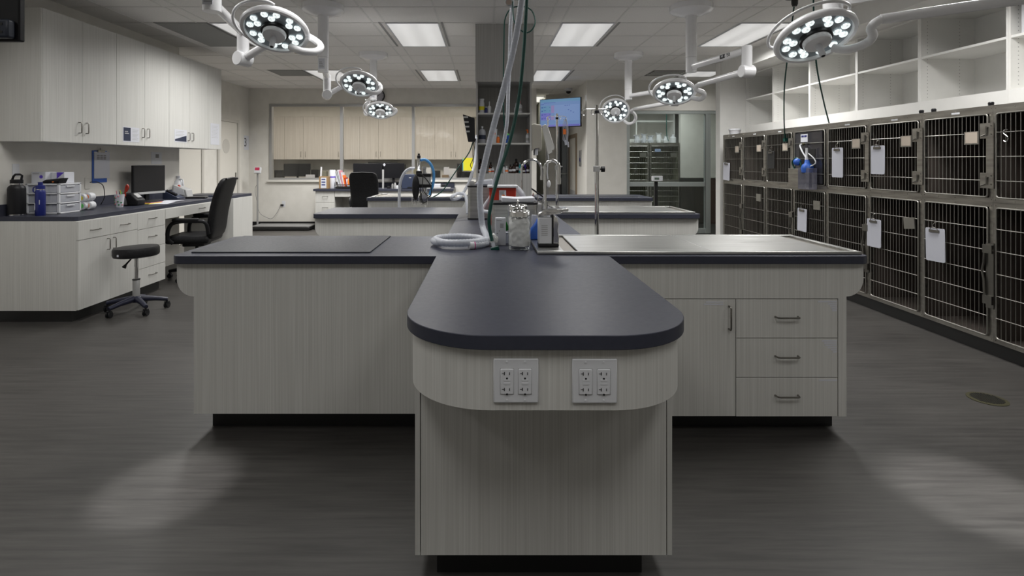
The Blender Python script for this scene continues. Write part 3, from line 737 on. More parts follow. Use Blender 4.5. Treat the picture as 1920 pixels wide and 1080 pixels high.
exam_lamp(RX, 3.18, (2.74, 2.62), 2.19, (1528, 70), 3.05, .55, (.45, 1), at(1652, 36, 2.9), [at(1637, 46, 2.9), at(1633, 56, 2.92), at(1637, 66, 2.93), at(1628, 78, 2.97), at(1608, 88, 3.0), at(1585, 93, 3.03), at(1562, 90, 3.08)], 2.4,
    'exam lamp head nearest on the right, before the white shelving')
exam_lamp(RX, 5.38, (2.21, 4.57), 2.145, (1264, 173), 5.55, .60, (.0, 1), at(1312, 158, 5.3), [at(1306, 162, 5.32), at(1306, 168, 5.34), at(1318, 173, 5.36), at(1320, 180, 5.4), at(1312, 186, 5.45), at(1296, 183, 5.5)], 2.6,
    'middle exam lamp of the right row with lettering on its arm', badge=True)
exam_lamp(RX, 7.76, (2.43, 6.98), 2.15, (1154, 208), 8.3, .88, (.1, 1), at(1190, 204, 7.95), [at(1184, 208, 8.0), at(1189, 213, 8.05), at(1192, 221, 8.1), at(1188, 229, 8.15), at(1179, 232, 8.2), at(1171, 227, 8.27)], 2.2,
    'farthest exam lamp of the right row, facing the camera')

# ================================================================ HOSES AND GAS DROPS
def corrugated(pts, r, amp=.10, pitch=.012):
    q = spline(pts, .003); out = []; rad = []; s = 0; last = q[0]
    acc = [q[0]]
    for p in q[1:]:
        if (p-acc[-1]).length > pitch/3.2: acc.append(p)
    for i, p in enumerate(acc):
        rad.append(r*(1+amp*(1 if i % 3 == 0 else -.4)))
    return B().tube(acc, rad, 12)
# big white breathing hose: coil on the worktop then up
pts = []
cx, cy, R = wx(861, 3.03), 3.03, .168
for k in range(0, 27):
    a = math.radians(-60+k*30); zz = ZC+.020+.0028*k*.25; rr = R-(.036 if 11 < k < 22 else .036*k/12 if k < 12 else .01)
    pts.append((cx+rr*math.cos(a), cy+rr*.95*math.sin(a), zz))
pts += [at(905, 425, 3.14), at(901, 390, 3.13), at(900, 350, 3.12), at(908, 310, 3.1), at(926, 235, 3.05), at(945, 165, 3.0), at(962, 95, 2.95), at(974, 30, 2.9), at(982, -40, 2.88), at(986, -130, 2.9), (wx(986, 2.9), 2.95, H+.0)]
hs = tag(corrugated(pts, .0175, .06).build('breathing_hose', M['hose']), 'wide corrugated white hose coiled on worktop and rising to the ceiling', 'hose')
c = Vector(pts[0]); 
t = tag(B().tube([Vector(pts[0])+Vector((-.022, -.008, .002)), Vector(pts[0])+Vector((.006, .002, 0))], .0215, 16).build('hose_coupling', M['white_plastic']), 'white and magenta coupling on the free end of the coiled hose', 'coupling')
B().tube([Vector(pts[0])+Vector((.000, .0, .0)), Vector(pts[0])+Vector((.005, .002, 0))], .0222, 16).build('magenta_band', mat('magenta', (.45, .02, .2), .5), t, label='magenta band')
# thinner white hose
pts = [at(958, 36, 3.6), at(956, 100, 3.65), at(953, 170, 3.7), at(950, 235, 3.75), at(938, 300, 3.85), at(926, 345, 3.95), at(920, 368, 4.0), at(908, 386, 4.0), at(904, 394, 3.95), at(914, 397, 3.92), at(926, 396, 3.9)]
tag(corrugated([at(966, -60, 3.6)]+pts, .0125, .06).build('breathing_hose', M['hose']), 'thinner white hose hanging behind the wide one, ending by the red bin', 'hose')
# thick green hose with connector
pts = [(wx(990, 3.0), 3.0, H)]+[at(989, -60, 3.0), at(987, 10, 3.0), at(981, 110, 3.0), at(972, 190, 3.0), at(957, 260, 2.98), at(938, 318, 2.95), at(923, 372, 2.92), at(917, 410, 2.9), at(919, 435, 2.9), at(923, 452, 2.89)]
t = tag(B().tube(spline(pts), .0095, 12).build('gas_hose', M['green']), 'thick dark green hose hanging to the worktop beside the coil', 'hose')
a, b_ = at(924, 455, 2.885), at(927, 466, 2.875)
B().tube([a, b_], .011, 12).build('clear_collar', M['frost'], t)
B().box(-.022, .022, -.016, .016, -.010, .010).xf(Matrix.Translation(at(928, 466, 2.875)) @ Matrix.Rotation(-.25, 4, 'Y')).build('connector', M['green'], t, bevel=.003)
# looped thin green hose from the ceiling drop
t = thing('gas_drop', at(965, -20, 3.6), 'brass and green ceiling gas drop with gauge and looped thin green hose', 'gas drop')
o = at(962, -4, 3.6)
B().cyl((o.x, 3.6, o.z+.02), (o.x, 3.6, H), .012).build('drop_pipe', M['alu'], t)
B().box(o.x-.04, o.x+.05, 3.585, 3.615, o.z-.012, o.z+.03).build('valve_block', M['green'], t, bevel=.004)
gc = at(954, 5, 3.58)
B().tube([gc+Vector((0, -.012, 0)), gc+Vector((0, .012, 0))], .022, 20).build('gauge', M['alu'], t)
B().tube([gc+Vector((0, -.014, 0)), gc+Vector((0, -.011, 0))], .018, 20).build('dial', mat('gauge_dial', (.30, .24, .20), .3), t)
pts = [at(961.5, 3, 3.58), at(962, 25, 3.56), at(965, 42, 3.54), at(975, 56, 3.53), at(988, 61.5, 3.53), at(999, 54, 3.53), at(1003.5, 38, 3.54), at(997, 20, 3.56), at(984, 12.5, 3.58), at(971, 12, 3.6), at(957, 16.5, 3.62), at(948, 32, 3.65), at(945.5, 50, 3.68), at(945, 80, 3.7), at(944, 130, 3.75), at(943.5, 185, 3.8), at(946, 240, 3.85), at(950, 262, 3.9)]
B().tube(spline(pts), .0045, 8).build('looped_hose', M['green'], t)

# ================================================================ THINGS ON THE ISLAND
def can(x, y, prof): return B().lathe(prof, (x, y, ZC+.0005), 32)
def cotton_jar(px, D, r, h, label):
    x = wx(px, D); t = thing('cotton_jar', (x, D, ZC), label, 'jar', 'glass jars of cotton balls')
    g = can(x, D, [(r*.9, 0), (r, .008), (r, h*.80), (r*.9, h*.84)]); 
    g.build('glass', M['jar'], t)
    c = B(); rnd = random.Random(int(px)); rg = []
    for i in range(26):
        zz = .010+(h*.72)*i/25; env = 1-.55*max(0, (i-20)/5)**2-(.25 if i == 0 else 0)
        ring = []
        for k in range(48):
            a = 2*PI*k/48; p = Vector((math.cos(a)*r*32, math.sin(a)*r*32, zz*32+px))
            q = abs(noise.noise(p))*.010+abs(noise.noise(p*2.3))*.004
            rr = (r-.004-q*1.1)*env; ring.append((x+rr*math.cos(a), D+rr*math.sin(a), ZC+zz+.004+noise.noise(p*.7)*.006))
        rg.append(ring)
    c.rings(rg)
    for k in range(9):
        a = rnd.random()*2*PI; rr = (r-.026)*(.4+.6*rnd.random()); c.ball((x+rr*math.cos(a), D+rr*math.sin(a), ZC+h*.70+.006*rnd.random()), .022, n=8)
    cb = c.build('cotton', M['cotton'], t); cb['kind'] = 'stuff'
    z = ZC+h*.82
    lid = B().lathe([(r*.93, z), (r*.97, z+.002), (r*.97, z+.026), (r*.90, z+.030), (r*.88, z+.034), (r*.3, z+.040), (.01, z+.040)], (x, D, 0), 32).build('lid', M['chrome'], t)
    B().lathe([(.006, z+.038), (.005, z+.048), (.009, z+.054), (.006, z+.062)], (x, D, 0), 14).build('knob', M['chrome'], lid)
cotton_jar(974, 2.90, .060, .215, 'glass jar full of cotton balls with steel lid, in front')
cotton_jar(971, 3.06, .058, .235, 'glass jar with steel lid standing right behind the cotton jar')
# steel canister box nearest
def steel_box(x0, x1, y0, y1, z1, label, lid=.014):
    t = thing('steel_bin', ((x0+x1)/2, (y0+y1)/2, ZC), label, 'bin', 'stainless boxes with black rims on the spine')
    r = .03
    def rr(i): return arc(x0+r+i, y0+r+i, r, 180, 270, 5)+arc(x1-r-i, y0+r+i, r, 270, 360, 5)+arc(x1-r-i, y1-r-i, r, 0, 90, 5)+arc(x0+r+i, y1-r-i, r, 90, 180, 5)
    B().prism(rr(0), ZC+.012, z1-lid).build('body', M['steel'], t)
    B().prism(rr(-.002), ZC+.0005, ZC+.012).build('base', M['black'], t)
    B().prism(rr(-.004), z1-lid, z1).build('rim', M['black'], t, bevel=.003)
    return t
D1 = 3.32
steel_box(wx(922, D1), wx(1008, D1), D1, D1+.22, wz(380, D1), 'stainless box with black rim behind the cotton jars')
x0 = wx(941, D1)
tag(B().prism([(x0, 0), (x0+.2, 0), (x0+.205, .03), (x0+.1, .024), (x0, .031)], D1+.02, D1+.18, 'y').xf(Matrix.Translation((0, 0, wz(380, D1)+.0005))).build('folded_towel', M['paper'], bevel=.004), 'folded white towel lying on the nearer stainless box', 'towel')
D2 = 4.35
steel_box(wx(877, D2), wx(952, D2), D2, D2+.26, wz(348, D2), 'stainless box farther back, left of the red bin')
x = wx(884, D2)
tag(B().lathe([(.02, 0), (.022, .02), (.016, .034), (.005, .036)], (x, D2+.08, wz(348, D2)+.0005), 16).build('dial_knob', M['grey']), 'grey round knob piece on top of the farther stainless box', 'knob')
tag(B().prism([(.0, 0), (.16, 0), (.15, .05), (.03, .035)], 0, .12, 'y').xf(Matrix.Translation((wx(889, D2), D2+.1, wz(348, D2)+.0005))).build('plastic_bag', M['frost'], bevel=.01), 'crumpled clear plastic bag on the farther stainless box', 'bag')
# red sharps container
D3 = 3.95
x0, x1 = wx(917, D3), wx(968, D3); zt = wz(352, D3)
t = thing('sharps_container', ((x0+x1)/2, D3+.08, ZC), 'red sharps container with white lid and hazard label', 'container')
b = B().rings([[(x0+.012, D3+.01, ZC), (x1-.012, D3+.01, ZC), (x1-.012, D3+.15, ZC), (x0+.012, D3+.15, ZC)], [(x0, D3, zt), (x1, D3, zt), (x1, D3+.16, zt), (x0, D3+.16, zt)]]).build('tub', M['red'], t, bevel=.006)
B().box(x0-.012, x1+.012, D3-.012, D3+.172, zt, zt+.016).build('lid', M['white_plastic'], t, bevel=.003)
lx0, lx1 = wx(936, D3-.01), wx(949, D3-.01); lz0, lz1 = wz(380, D3-.01), wz(357, D3-.01)
lb = B().box(lx0, lx1, D3-.003, D3+.012, lz0, lz1).build('label', M['paper'], t)
lc = ((lx0+lx1)/2+.006, (lz0+lz1)/2+.003)
B().lathe([(.012, 0), (.012, .002)], n=20).xf(Matrix.Translation((lc[0], D3-.0028, lc[1])) @ Matrix.Rotation(PI/2, 4, 'X')).build('hazard_mark', M['orange'], lb)
hz = B()
for q in (90, 210, 330):
    a = math.radians(q); cc = (lc[0]+.0045*math.cos(a), lc[1]+.0045*math.sin(a))
    hz.lathe([(.0035, 0), (.0035, .0015)], n=12).xf(Matrix.Identity(4)) if False else hz.tube([(cc[0]+.0035*math.cos(s_*PI/6), D3-.0052, cc[1]+.0035*math.sin(s_*PI/6)) for s_ in range(12)], .0009, 6, closed=True)
hz.build('hazard_symbol', M['black'], lb)
pr = B()
for k in range(5): pr.box(lx0+.004, lx1-.012-.004*(k % 2), D3-.0036, D3-.0029, lz1-.010-.006*k, lz1-.007-.006*k)
pr.build('print', M['grey'], lb)
# small white carton, green tape, blue bag
Dq = 3.02
x0 = wx(929, Dq); x1 = wx(948.5, Dq); z1 = wz(409, Dq)
t = thing('carton', ((x0+x1)/2, Dq+.03, ZC), 'small white carton with printed label left of the cotton jars', 'box')
B().box(x0, x1, Dq, Dq+.05, ZC+.0005, z1).build('box', M['paper'], t, bevel=.002)
pr = B()
for k in range(5): pr.box(x0+.026, x0+.046, Dq-.0008, Dq+.001, z1-.034-.005*k, z1-.0315-.005*k)
pr.box(x0+.006, x0+.035, Dq-.0008, Dq+.001, z1-.014, z1-.012).box(x0+.02, x0+.024, Dq-.0008, Dq+.001, z1-.075, z1-.068).box(x0+.006, x0+.014, Dq-.0008, Dq+.001, z1-.09, z1-.085)
pr.build('print', M['grey'], t)
gz_ = B(); rg = []
for i in range(12):
    t_ = math.pi*(i+.5)/12; ring = []
    for k in range(20):
        a = 2*PI*k/20; p = Vector((math.sin(t_)*math.cos(a), math.sin(t_)*math.sin(a), math.cos(t_))); rr = 1+.35*noise.noise(p*2.5)
        ring.append((wx(924.5, 2.98)+.002+p.x*rr*.024, 2.99+p.y*rr*.024, ZC+.036-p.z*.034*rr))
    rg.append(ring)
tag(gz_.rings(rg).build('gauze_wad', M['cotton']), 'crumpled white gauze beside the carton and green connector', 'gauze')
tag(B().lathe([(.026, 0), (.028, .02), (.024, .05), (.028, .06)], (wx(949, 3.1), 3.12, ZC+.0005), 10).build('clear_wrapper', M['frost']), 'clear crinkled wrapper behind the white carton', 'wrapper')
tag(B().prism([(0, 0), (.03, .012), (.026, .045), (.014, .03), (.004, .055), (-.006, .02)], 0, .02, 'y').xf(Matrix.Translation((wx(948.5, 3.03), 3.06, ZC+.075))).build('green_tag', mat('green_plastic', (.01, .30, .03), .4), bevel=.002), 'bright green plastic tab between the carton and the jar', 'tab')
D5 = 3.18
tag(B().prism([(-.045, 0), (.03, 0), (.03, .08), (.012, .125), (-.006, .09), (-.03, .06)], 0, .05, 'y').xf(Matrix.Translation((wx(1003, D5), D5-.06, .9275))).build('blue_bag', M['blue'], bevel=.008), 'crumpled blue plastic bag between jar and dispenser', 'bag')
tag(B().box(0, .034, 0, .02, 0, .14).xf(Matrix.Translation((wx(996.5, D5), D5-.03, .9275))).build('wipe_packet', M['frost'], bevel=.003), 'clear and white packet behind the blue bag', 'packet')
# canister dispenser with chrome spout on the steel deck
Dk = 2.86; zb = .9262
x0, x1 = wx(1010, Dk), wx(1048, Dk)
t = thing('soap_dispenser', ((x0+x1)/2, Dk+.04, zb), 'white canister dispenser with black base and chrome grip on steel deck', 'dispenser')
b_ = ((x0+x1)/2)
B().box(x0, x1, Dk, Dk+.075, zb, zb+.016).build('base', M['black'], t, bevel=.004)
zt2 = wz(408, Dk)
B().box(x0, x0+.072, Dk+.003, Dk+.072, zb+.016, zt2).build('body', M['white_plastic'], t, bevel=.005)
lab = B()
for k in range(6): lab.box(x0+.015, x0+.048, Dk+.0015, Dk+.0035, zt2-.045-.010*k, zt2-.042-.010*k)
lab.build('print', M['lgrey'], t)
B().box(x0+.070, x0+.078, Dk+.003, Dk+.072, zb+.016, zt2+.012).build('black_strip', M['black'], t)
B().prism([(x0+.078, zb+.016), (x0+.108, zb+.016), (x0+.110, zb+.05), (x0+.104, zb+.085), (x0+.108, zb+.12), (x0+.100, zt2-.002), (x0+.085, zt2+.012), (x0+.078, zt2+.012)], Dk+.005, Dk+.068, 'y').build('chrome_grip', M['chrome'], t, bevel=.008, seg=3)
top = B().prism([(x0-.006, zt2+.004), (x0+.0, zt2+.022), (x0+.03, zt2+.040), (x0+.10, zt2+.046), (x0+.155, zt2+.050), (x0+.162, zt2+.044), (x0+.158, zt2+.028), (x0+.135, zt2+.030), (x0+.105, zt2+.018), (x0+.03, zt2+.006)], Dk+.006, Dk+.068, 'y').build('spout', M['foil'], t, bevel=.006, seg=3)
# gooseneck faucets
def faucet(x, y, h, reach, zb, label, rot=0.0, r=.012):
    t = thing('faucet', (0, 0, 0), label, 'faucet', 'chrome gooseneck faucets')
    B().lathe([(.030, 0), (.030, .010), (.022, .016), (.022, .05), (.016, .056)], n=24).build('base', M['chrome'], t)
    hs_ = h-reach/2
    pts = [(0, 0, .04), (0, 0, hs_*.5), (0, 0, hs_)]+[(reach/2-reach/2*math.cos(math.radians(a)), 0, hs_+reach/2*math.sin(math.radians(a))) for a in range(15, 181, 15)]+[(reach, 0, hs_-.06)]
    B().tube(pts, r, 14).build('spout', M['chrome'], t)
    B().tube([(reach, 0, hs_-.06), (reach, 0, hs_-.10)], [r*1.2, r*1.35], 14).build('aerator', M['chrome'], t)
    B().tube([(0, 0, .045), (.03, -.03, .06), (.07, -.05, .075)], [.010, .008, .006], 10).build('lever', M['chrome'], t)
    t.location = (x, y, zb); t.rotation_euler.z = rot
    return t
fx = wx(1021, 3.24)
faucet(wx(1022, 3.25), 3.25, .46, .085, .9265, 'chrome gooseneck faucet behind the canister dispenser, nearest one', r=.0095, rot=-.2)
faucet(wx(978, 5.1), 5.1, .49, .19, ZC+.0005, 'chrome gooseneck faucet farther back near the red bin', r=.011)
# items behind the red bin
D6 = 4.7
tag(B().box(0, .17, 0, .10, 0, .10).xf(Matrix.Translation((wx(985, D6), D6, ZC+.0005)) @ Matrix.Rotation(.3, 4, 'Z')).build('clipper_case', M['grey'], bevel=.012), 'grey case behind the red bin near the far faucet', 'case')
t = thing('stapled_rack', (wx(1012, 4.2), 4.2, ZC), 'black tilted rack with chrome wires right of the towel', 'rack')
rk = B()
o = at(1003, 360, 4.2)
B().box(-.012, .10, -.01, .09, -.006, .006).xf(Matrix.Translation(at(1000, 356, 4.2)) @ Matrix.Rotation(.62, 4, 'Y')).build('panel', M['black'], t, bevel=.003)
for k in range(4): rk.tube([at(1000+9*k, 362+5*k, 4.16), (at(1000+9*k, 362+5*k, 4.16).x-.02, 4.16, ZC+.004)], .004, 8)
rk.tube([at(998, 366, 4.16), at(1032, 388, 4.16)], .004, 8).build('wire', M['chrome'], t)
tag(B().lathe([(.022, 0), (.024, .06), (.012, .085), (.012, .10)], (wx(1004, 3.75), 3.75, ZC+.0005), 16).build('squeeze_bottle', M['frost']), 'small clear squeeze bottle beside the stainless box', 'bottle')
tag(B().tube(spline([at(968, 352, 4.3), at(976, 360, 4.3), at(982, 372, 4.3), at(981, 392, 4.35), Vector((wx(979, 4.4), 4.4, ZC+.022))]), .022, 12).build('tubing_bundle', M['hose']), 'bundle of clear tubing draped behind the red bin', 'tubing')
# coil of white tubing left of the farther box
pts = [at(886, 322, 5.0), at(878, 345, 5.0), at(868, 362, 5.0), at(862, 370, 4.9), at(850, 374, 4.75), at(847, 369, 4.7), at(858, 363, 4.8), at(870, 364, 4.8), at(874, 372, 4.75), at(877, 380, 4.7)]
pts[-1] = Vector((pts[-1].x, pts[-1].y, ZC+.016))
tag(corrugated(pts, .014, .06).build('breathing_hose', M['hose']), 'white hose looped at the left edge of the spine by the farther box', 'hose')
tag(corrugated([at(893, 255, 6.0), at(891, 300, 5.6), at(886, 322, 5.02)], .012, .06).build('breathing_hose', M['hose']), 'white hose hanging in front of the tower left edge', 'hose')
# ================================================================ CAGES
XC, SPC = 3.59, .6176
def cage_proto(z0, z1, oz0, oz1, mids, upper):
    t = thing('animal_cage', (0, 0, 0), '', 'cage', 'stainless animal cages in the right bank')
    oy0, oy1 = .028, .588; wd = SPC-.001
    f = B().box(0, .016, 0, oy0, z0, z1).box(0, .016, oy1, wd, z0, z1).box(0, .016, oy0, oy1, z0, oz0).box(0, .016, oy0, oy1, oz1, z1)
    for yy in (.014, .6):
        for zz_ in (z0+.02, z1-.02, (z0+z1)/2):
            f.tube([(-.004, yy, zz_), (.001, yy, zz_)], .005, 8)
    for yy in (.16, .31, .46): f.tube([(-.004, yy, z1-.022), (.001, yy, z1-.022)], .004, 8).tube([(-.004, yy, z0+.015), (.001, yy, z0+.015)], .004, 8)
    f.build('cage_frame', M['cage'], t)
    if upper: B().box(-.002, .0005, .27, .34, z1-.040, z1-.026).build('name_plate', M['white_plastic'], t)
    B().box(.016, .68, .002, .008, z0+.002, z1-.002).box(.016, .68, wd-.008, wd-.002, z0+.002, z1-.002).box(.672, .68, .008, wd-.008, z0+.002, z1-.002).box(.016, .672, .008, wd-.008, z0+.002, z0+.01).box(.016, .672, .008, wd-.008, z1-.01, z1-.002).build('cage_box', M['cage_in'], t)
    d = B(); a, b, c, e = oy0+.004, oy1-.004, oz0+.004, oz1-.004; r = .02; x = -.010
    loop = [(x, p[0], p[1]) for p in arc(b-r, e-r, r, 0, 90, 4)+arc(a+r, e-r, r, 90, 180, 4)+arc(a+r, c+r, r, 180, 270, 4)+arc(b-r, c+r, r, 270, 360, 4)]
    d.tube(loop, .0055, 8, closed=True)
    n = 16
    for k in range(1, n): d.cyl((x+.003, a+(b-a)*k/n, c), (x+.003, a+(b-a)*k/n, e), .0026, n=6)
    for z in mids: d.cyl((x-.002, a, z), (x-.002, b, z), .0032, n=6)
    d = d.build('door', M['bar'], t)
    return t, d
up, upd = cage_proto(1.09, 1.78, 1.123, 1.722, [1.245, 1.415, 1.585], True)
lo_, lod = cage_proto(.1, 1.089, .133, 1.058, [.28, .435, .59, .75, .905], False)
# latch plate and card holder on the upper door
def latch(zb_, zt_, parent, narrow=True):
    b = B().box(-.024, -.016, -.026, .028, zb_, zt_)
    b.box(-.024, -.016, .028, .075, zt_-.11, zt_).box(-.024, -.016, .028, .075, zb_, zb_+.11)
    l = b.build('latch_plate', M['cage'], parent)
    for z in (zt_-.05, zb_+.06):
        k = B(); k.tube([(-.030, .02, z+.02), (-.030, .02, z-.035)], .005, 8).tube([(-.030, .02, z+.02), (-.024, .02, z+.02)], .009, 10).tube([(-.034, .02, z-.03), (-.034, .06, z-.045)], .0045, 8)
        k.tube([(-.028, -.012, z+.03), (-.024, -.012, z+.03)], .006, 8).tube([(-.028, -.012, z-.03), (-.024, -.012, z-.03)], .006, 8)
        k.build('latch', M['gunmetal'], l)
    return l
latch(1.19, 1.655, upd)
def card(parent, y0, z0, rot=0):
    b = B().box(-.024, -.014, 0, .12, 0, .095)
    b.xf(Matrix.Translation((0, y0, z0)) @ Matrix.Rotation(rot, 4, 'X'))
    c = b.build('card_holder', M['bar'], parent)
    B().box(-.0255, -.0235, .012, .108, .010, .090).xf(Matrix.Translation((0, y0, z0)) @ Matrix.Rotation(rot, 4, 'X')).build('blank_card', mat('card_cream', (.50, .43, .36), .6) if 'card_cream' not in bpy.data.materials else bpy.data.materials['card_cream'], c)
    return c
card(upd, .085, 1.505)
def cage_loc(k): return (XC, 8.14-SPC*(k+1), 0)
pos = ['farthest', 'second from the far end', 'third from the far end', 'fourth from the far end', 'fifth from the far end', 'sixth from the far end', 'seventh from the far end', 'nearest, cut by the frame']
notes_u = ['white clipboard hung low', 'no clipboard', 'black board hung on it', 'smoked panel door and oxygen kit', 'white clipboard at centre', 'white clipboard near its far side', 'only a card holder', 'empty hook on its bars']
notes_l = ['plain bars', 'small card holder', 'plain bars', 'white clipboard and card holder', 'plain bars', 'clipboard and crooked card holder', 'large white clipboard', 'plain bars']
uppers, lowers = [], []
for k in range(8):
    lab = 'upper row barred cage, %s, with %s' % (pos[k], notes_u[k])
    if k == 0: up.location = cage_loc(0); up['label'] = lab; uppers.append(up)
    elif k == 3: uppers.append(None)
    else: uppers.append(copy_tree(up, loc=cage_loc(k), label=lab))
bpy.context.view_layer.update()
for k in range(8):
    lab = 'lower row tall barred cage, %s, with %s' % (pos[k], notes_l[k])
    if k == 0: lo_.location = cage_loc(0); lo_['label'] = lab; lowers.append(lo_)
    else: lowers.append(copy_tree(lo_, loc=cage_loc(k), label=lab))
def child(o, n): return [c for c in o.children if c.name.split('.')[0] == n][0]
# latches of the lower pairs, card holders of some
for k in (0, 2, 4, 6):
    dr = child(lowers[k], 'door'); y = cage_loc(k)[1]
    b = B().box(XC-.024, XC-.016, y-.028, y+.030, .34, .80).build('latch_plate', M['gunmetal'], dr)
    q = B().tube([(XC-.034, y+.03, .80-.05), (XC-.036, y+.034, .66), (XC-.034, y+.05, .60), (XC-.036, y+.034, .54), (XC-.034, y+.03, .42)], .007, 8)
    for z in (.76, .40): q.box(XC-.04, XC-.024, y-.03, y+.04, z-.03, z+.03)
    q.build('latch', M['gunmetal'], b)
for k, yy, zz_, rt in ((5, .05, .82, -.12), (3, .09, .86, 0), (1, .10, .86, 0)):
    dr = child(lowers[k], 'door'); y = cage_loc(k)[1]
    c = B().box(-.024, -.014, 0, .115, 0, .095).xf(Matrix.Translation((XC, y+yy, zz_)) @ Matrix.Rotation(rt, 4, 'X')).build('card_holder', M['bar'], dr)
# oxygen cage (fourth upper)
bx, by, _ = cage_loc(3)
t = thing('animal_cage', (bx, by, 0), 'upper row cage, %s, with %s' % (pos[3], notes_u[3]), 'cage', 'stainless animal cages in the right bank')
for ch in up.children:
    if ch.name.startswith(('cage_frame', 'cage_box')): c = ch.copy(); col.objects.link(c); c.parent = t
X = bx
loop = [(X-.010, by+p[0], p[1]) for p in arc(.564, 1.698, .02, 0, 90, 4)+arc(.052, 1.698, .02, 90, 180, 4)+arc(.052, 1.147, .02, 180, 270, 4)+arc(.564, 1.147, .02, 270, 360, 4)]
d = B().tube(loop, .0055, 8, closed=True)
for z in (1.245, 1.415, 1.585): d.cyl((X-.012, by+.036, z), (X-.012, by+.58, z), .0034, n=6)
d = d.build('door', M['bar'], t)
B().box(X-.008, X-.003, by+.075, by+.575, 1.14, 1.71).build('smoked_panel', M['acrylic'], d, label='smoked clear panel')
B().box(X-.012, X-.006, by+.20, by+.50, 1.32, 1.52).build('inner_frame', M['kick'], d)
l = latch(1.19, 1.655, upd)       # same plate, moved under this door
ml = l; ml.parent = d
for c in list(ml.children): pass
ml.location = (0, 0, 0)
nt_ = B().box(X-.014, X-.0085, by+.33, by+.46, 1.60, 1.69).build('notice', M['paper'], d)
B().box(X-.0155, X-.0135, by+.345, by+.39, 1.655, 1.675).box(X-.0155, X-.0135, by+.40, by+.445, 1.655, 1.675).build('print', M['navy'], nt_)
# oxygen kit hung on that cage
t = thing('oxygen_kit', (bx-.12, by+.3, 1.06), 'blue oxygen humidifier and tubing in a clear and steel bin on the cage door', 'oxygen kit')
B().box(X-.10, X-.022, by+.36, by+.56, 1.085, 1.30).build('steel_bin', M['cage'], t, bevel=.004)
B().box(X-.11, X-.022, by+.14, by+.35, 1.075, 1.31).build('clear_bin', pane_mat('clear_bin', (.75, .75, .8), .06, .35, (.2, .2, .26)), t, bevel=.004)
B().lathe([(.055, 1.26), (.062, 1.31), (.05, 1.345), (.03, 1.36), (.02, 1.40)], (X-.07, by+.24, 0), 20).build('humidifier', M['blue'], t)
B().ball((X-.075, by+.42, 1.375), .042).build('blue_bulb', M['blue'], t)
B().lathe([(.018, 1.39), (.017, 1.42), (.012, 1.43), (.012, 1.53)], (X-.07, by+.25, 0), 14).build('flow_tube', M['white_plastic'], t)
B().tube(spline([(X-.07, by+.26, 1.42), (X-.07, by+.34, 1.50), (X-.05, by+.41, 1.565), (X-.03, by+.38, 1.575)]), .008, 8).tube(spline([(X-.07, by+.22, 1.47), (X-.06, by+.13, 1.41), (X-.06, by+.11, 1.36), (X-.07, by+.18, 1.33)]), .006, 8).build('clear_tubing', M['white_plastic'], t)
B().tube(spline([(X-.06, by+.50, 1.30), (X-.07, by+.53, 1.37), (X-.07, by+.46, 1.42), (X-.07, by+.40, 1.40), (X-.06, by+.36, 1.32)]), .009, 8).build('green_tubing', M['green'], t)
B().ball((X-.035, by+.37, 1.575), .016).build('brass_fitting', M['drain'], t)
struct(B().box(XC+.02, XC+.06, 3.18, 8.14, 0, .1).build('baseboard_right', M['kick']))
B_ = B().box(XC, XC+.7, 8.141, 8.168, .1, 1.78)
tag(B_.build('cage_end_panel', M['cage']), 'narrow steel end panel closing the far end of the cage bank', 'panel')
# clipboards on cages
def clipboard(y, zt_, w_, h_, m, label, parent_k, tilt=0, hook=True):
    x = XC-.034
    t = thing('clipboard', (x, y, zt_-h_), label, 'clipboard', 'clipboards hanging on the cages')
    R = Matrix.Translation((x, y, zt_)) @ Matrix.Rotation(tilt, 4, 'X')
    pts_ = arc(w_/2-.012, -.012, .012, 0, 90, 4)+arc(-w_/2+.012, -.012, .012, 90, 180, 4)+arc(-w_/2+.012, -h_+.012, .012, 180, 270, 4)+arc(w_/2-.012, -h_+.012, .012, 270, 360, 4)
    B().prism(pts_, -.003, .003, 'x').xf(R).build('board', m, t)
    c = B().box(-.012, -.003, -w_*.26, w_*.26, -.032, -.012).tube([(-.010, -w_*.22, -.012), (-.012, -w_*.12, .006), (-.012, w_*.12, .006), (-.010, w_*.22, -.012)], .003, 6)
    c.xf(R).build('clip', M['gunmetal'], t)
    if hook: B().tube(spline([(-.006, 0, 0), (-.008, .012, .02), (-.004, 0, .042), (.004, -.008, .05), (.018, 0, .044)], .006), .0022, 6).xf(R).build('hook', M['bar'], t)
    return t
pw = mat('clipboard_white', (.58, .59, .66), .5)
def yof(px): return XC*F/(px-CX)
def cb(p0, p1, yt, h_, m, label, k, tilt=0):
    ya, yb = yof(p1), yof(p0); y = (ya+yb)/2; zt_ = wz(yt, y)
    clipboard(y, zt_, yb-ya, h_, m, label, k, tilt)
cb(1361, 1372.5, 305, .26, pw, 'white clipboard on the farthest upper cage', 0, .06)
cb(1444, 1457.5, 283, .22, mat('clipboard_black', (.018, .018, .018), .5), 'black clipboard on the third upper cage', 2)
cb(1566.5, 1586.5, 277, .30, pw, 'white clipboard on the upper cage next to the oxygen kit', 4)
cb(1640.5, 1665.5, 273, .26, pw, 'white clipboard on the sixth upper cage', 5)
cb(1501.5, 1518.5, 391, .255, pw, 'white clipboard on the fourth lower cage', 3, .03)
cb(1633, 1658.5, 411, .255, pw, 'white clipboard on the lower cage with crooked card holder', 5)
cb(1743.5, 1779, 428, .262, pw, 'largest looking white clipboard, on the seventh lower cage', 6, -.03)
y = yof(1895)
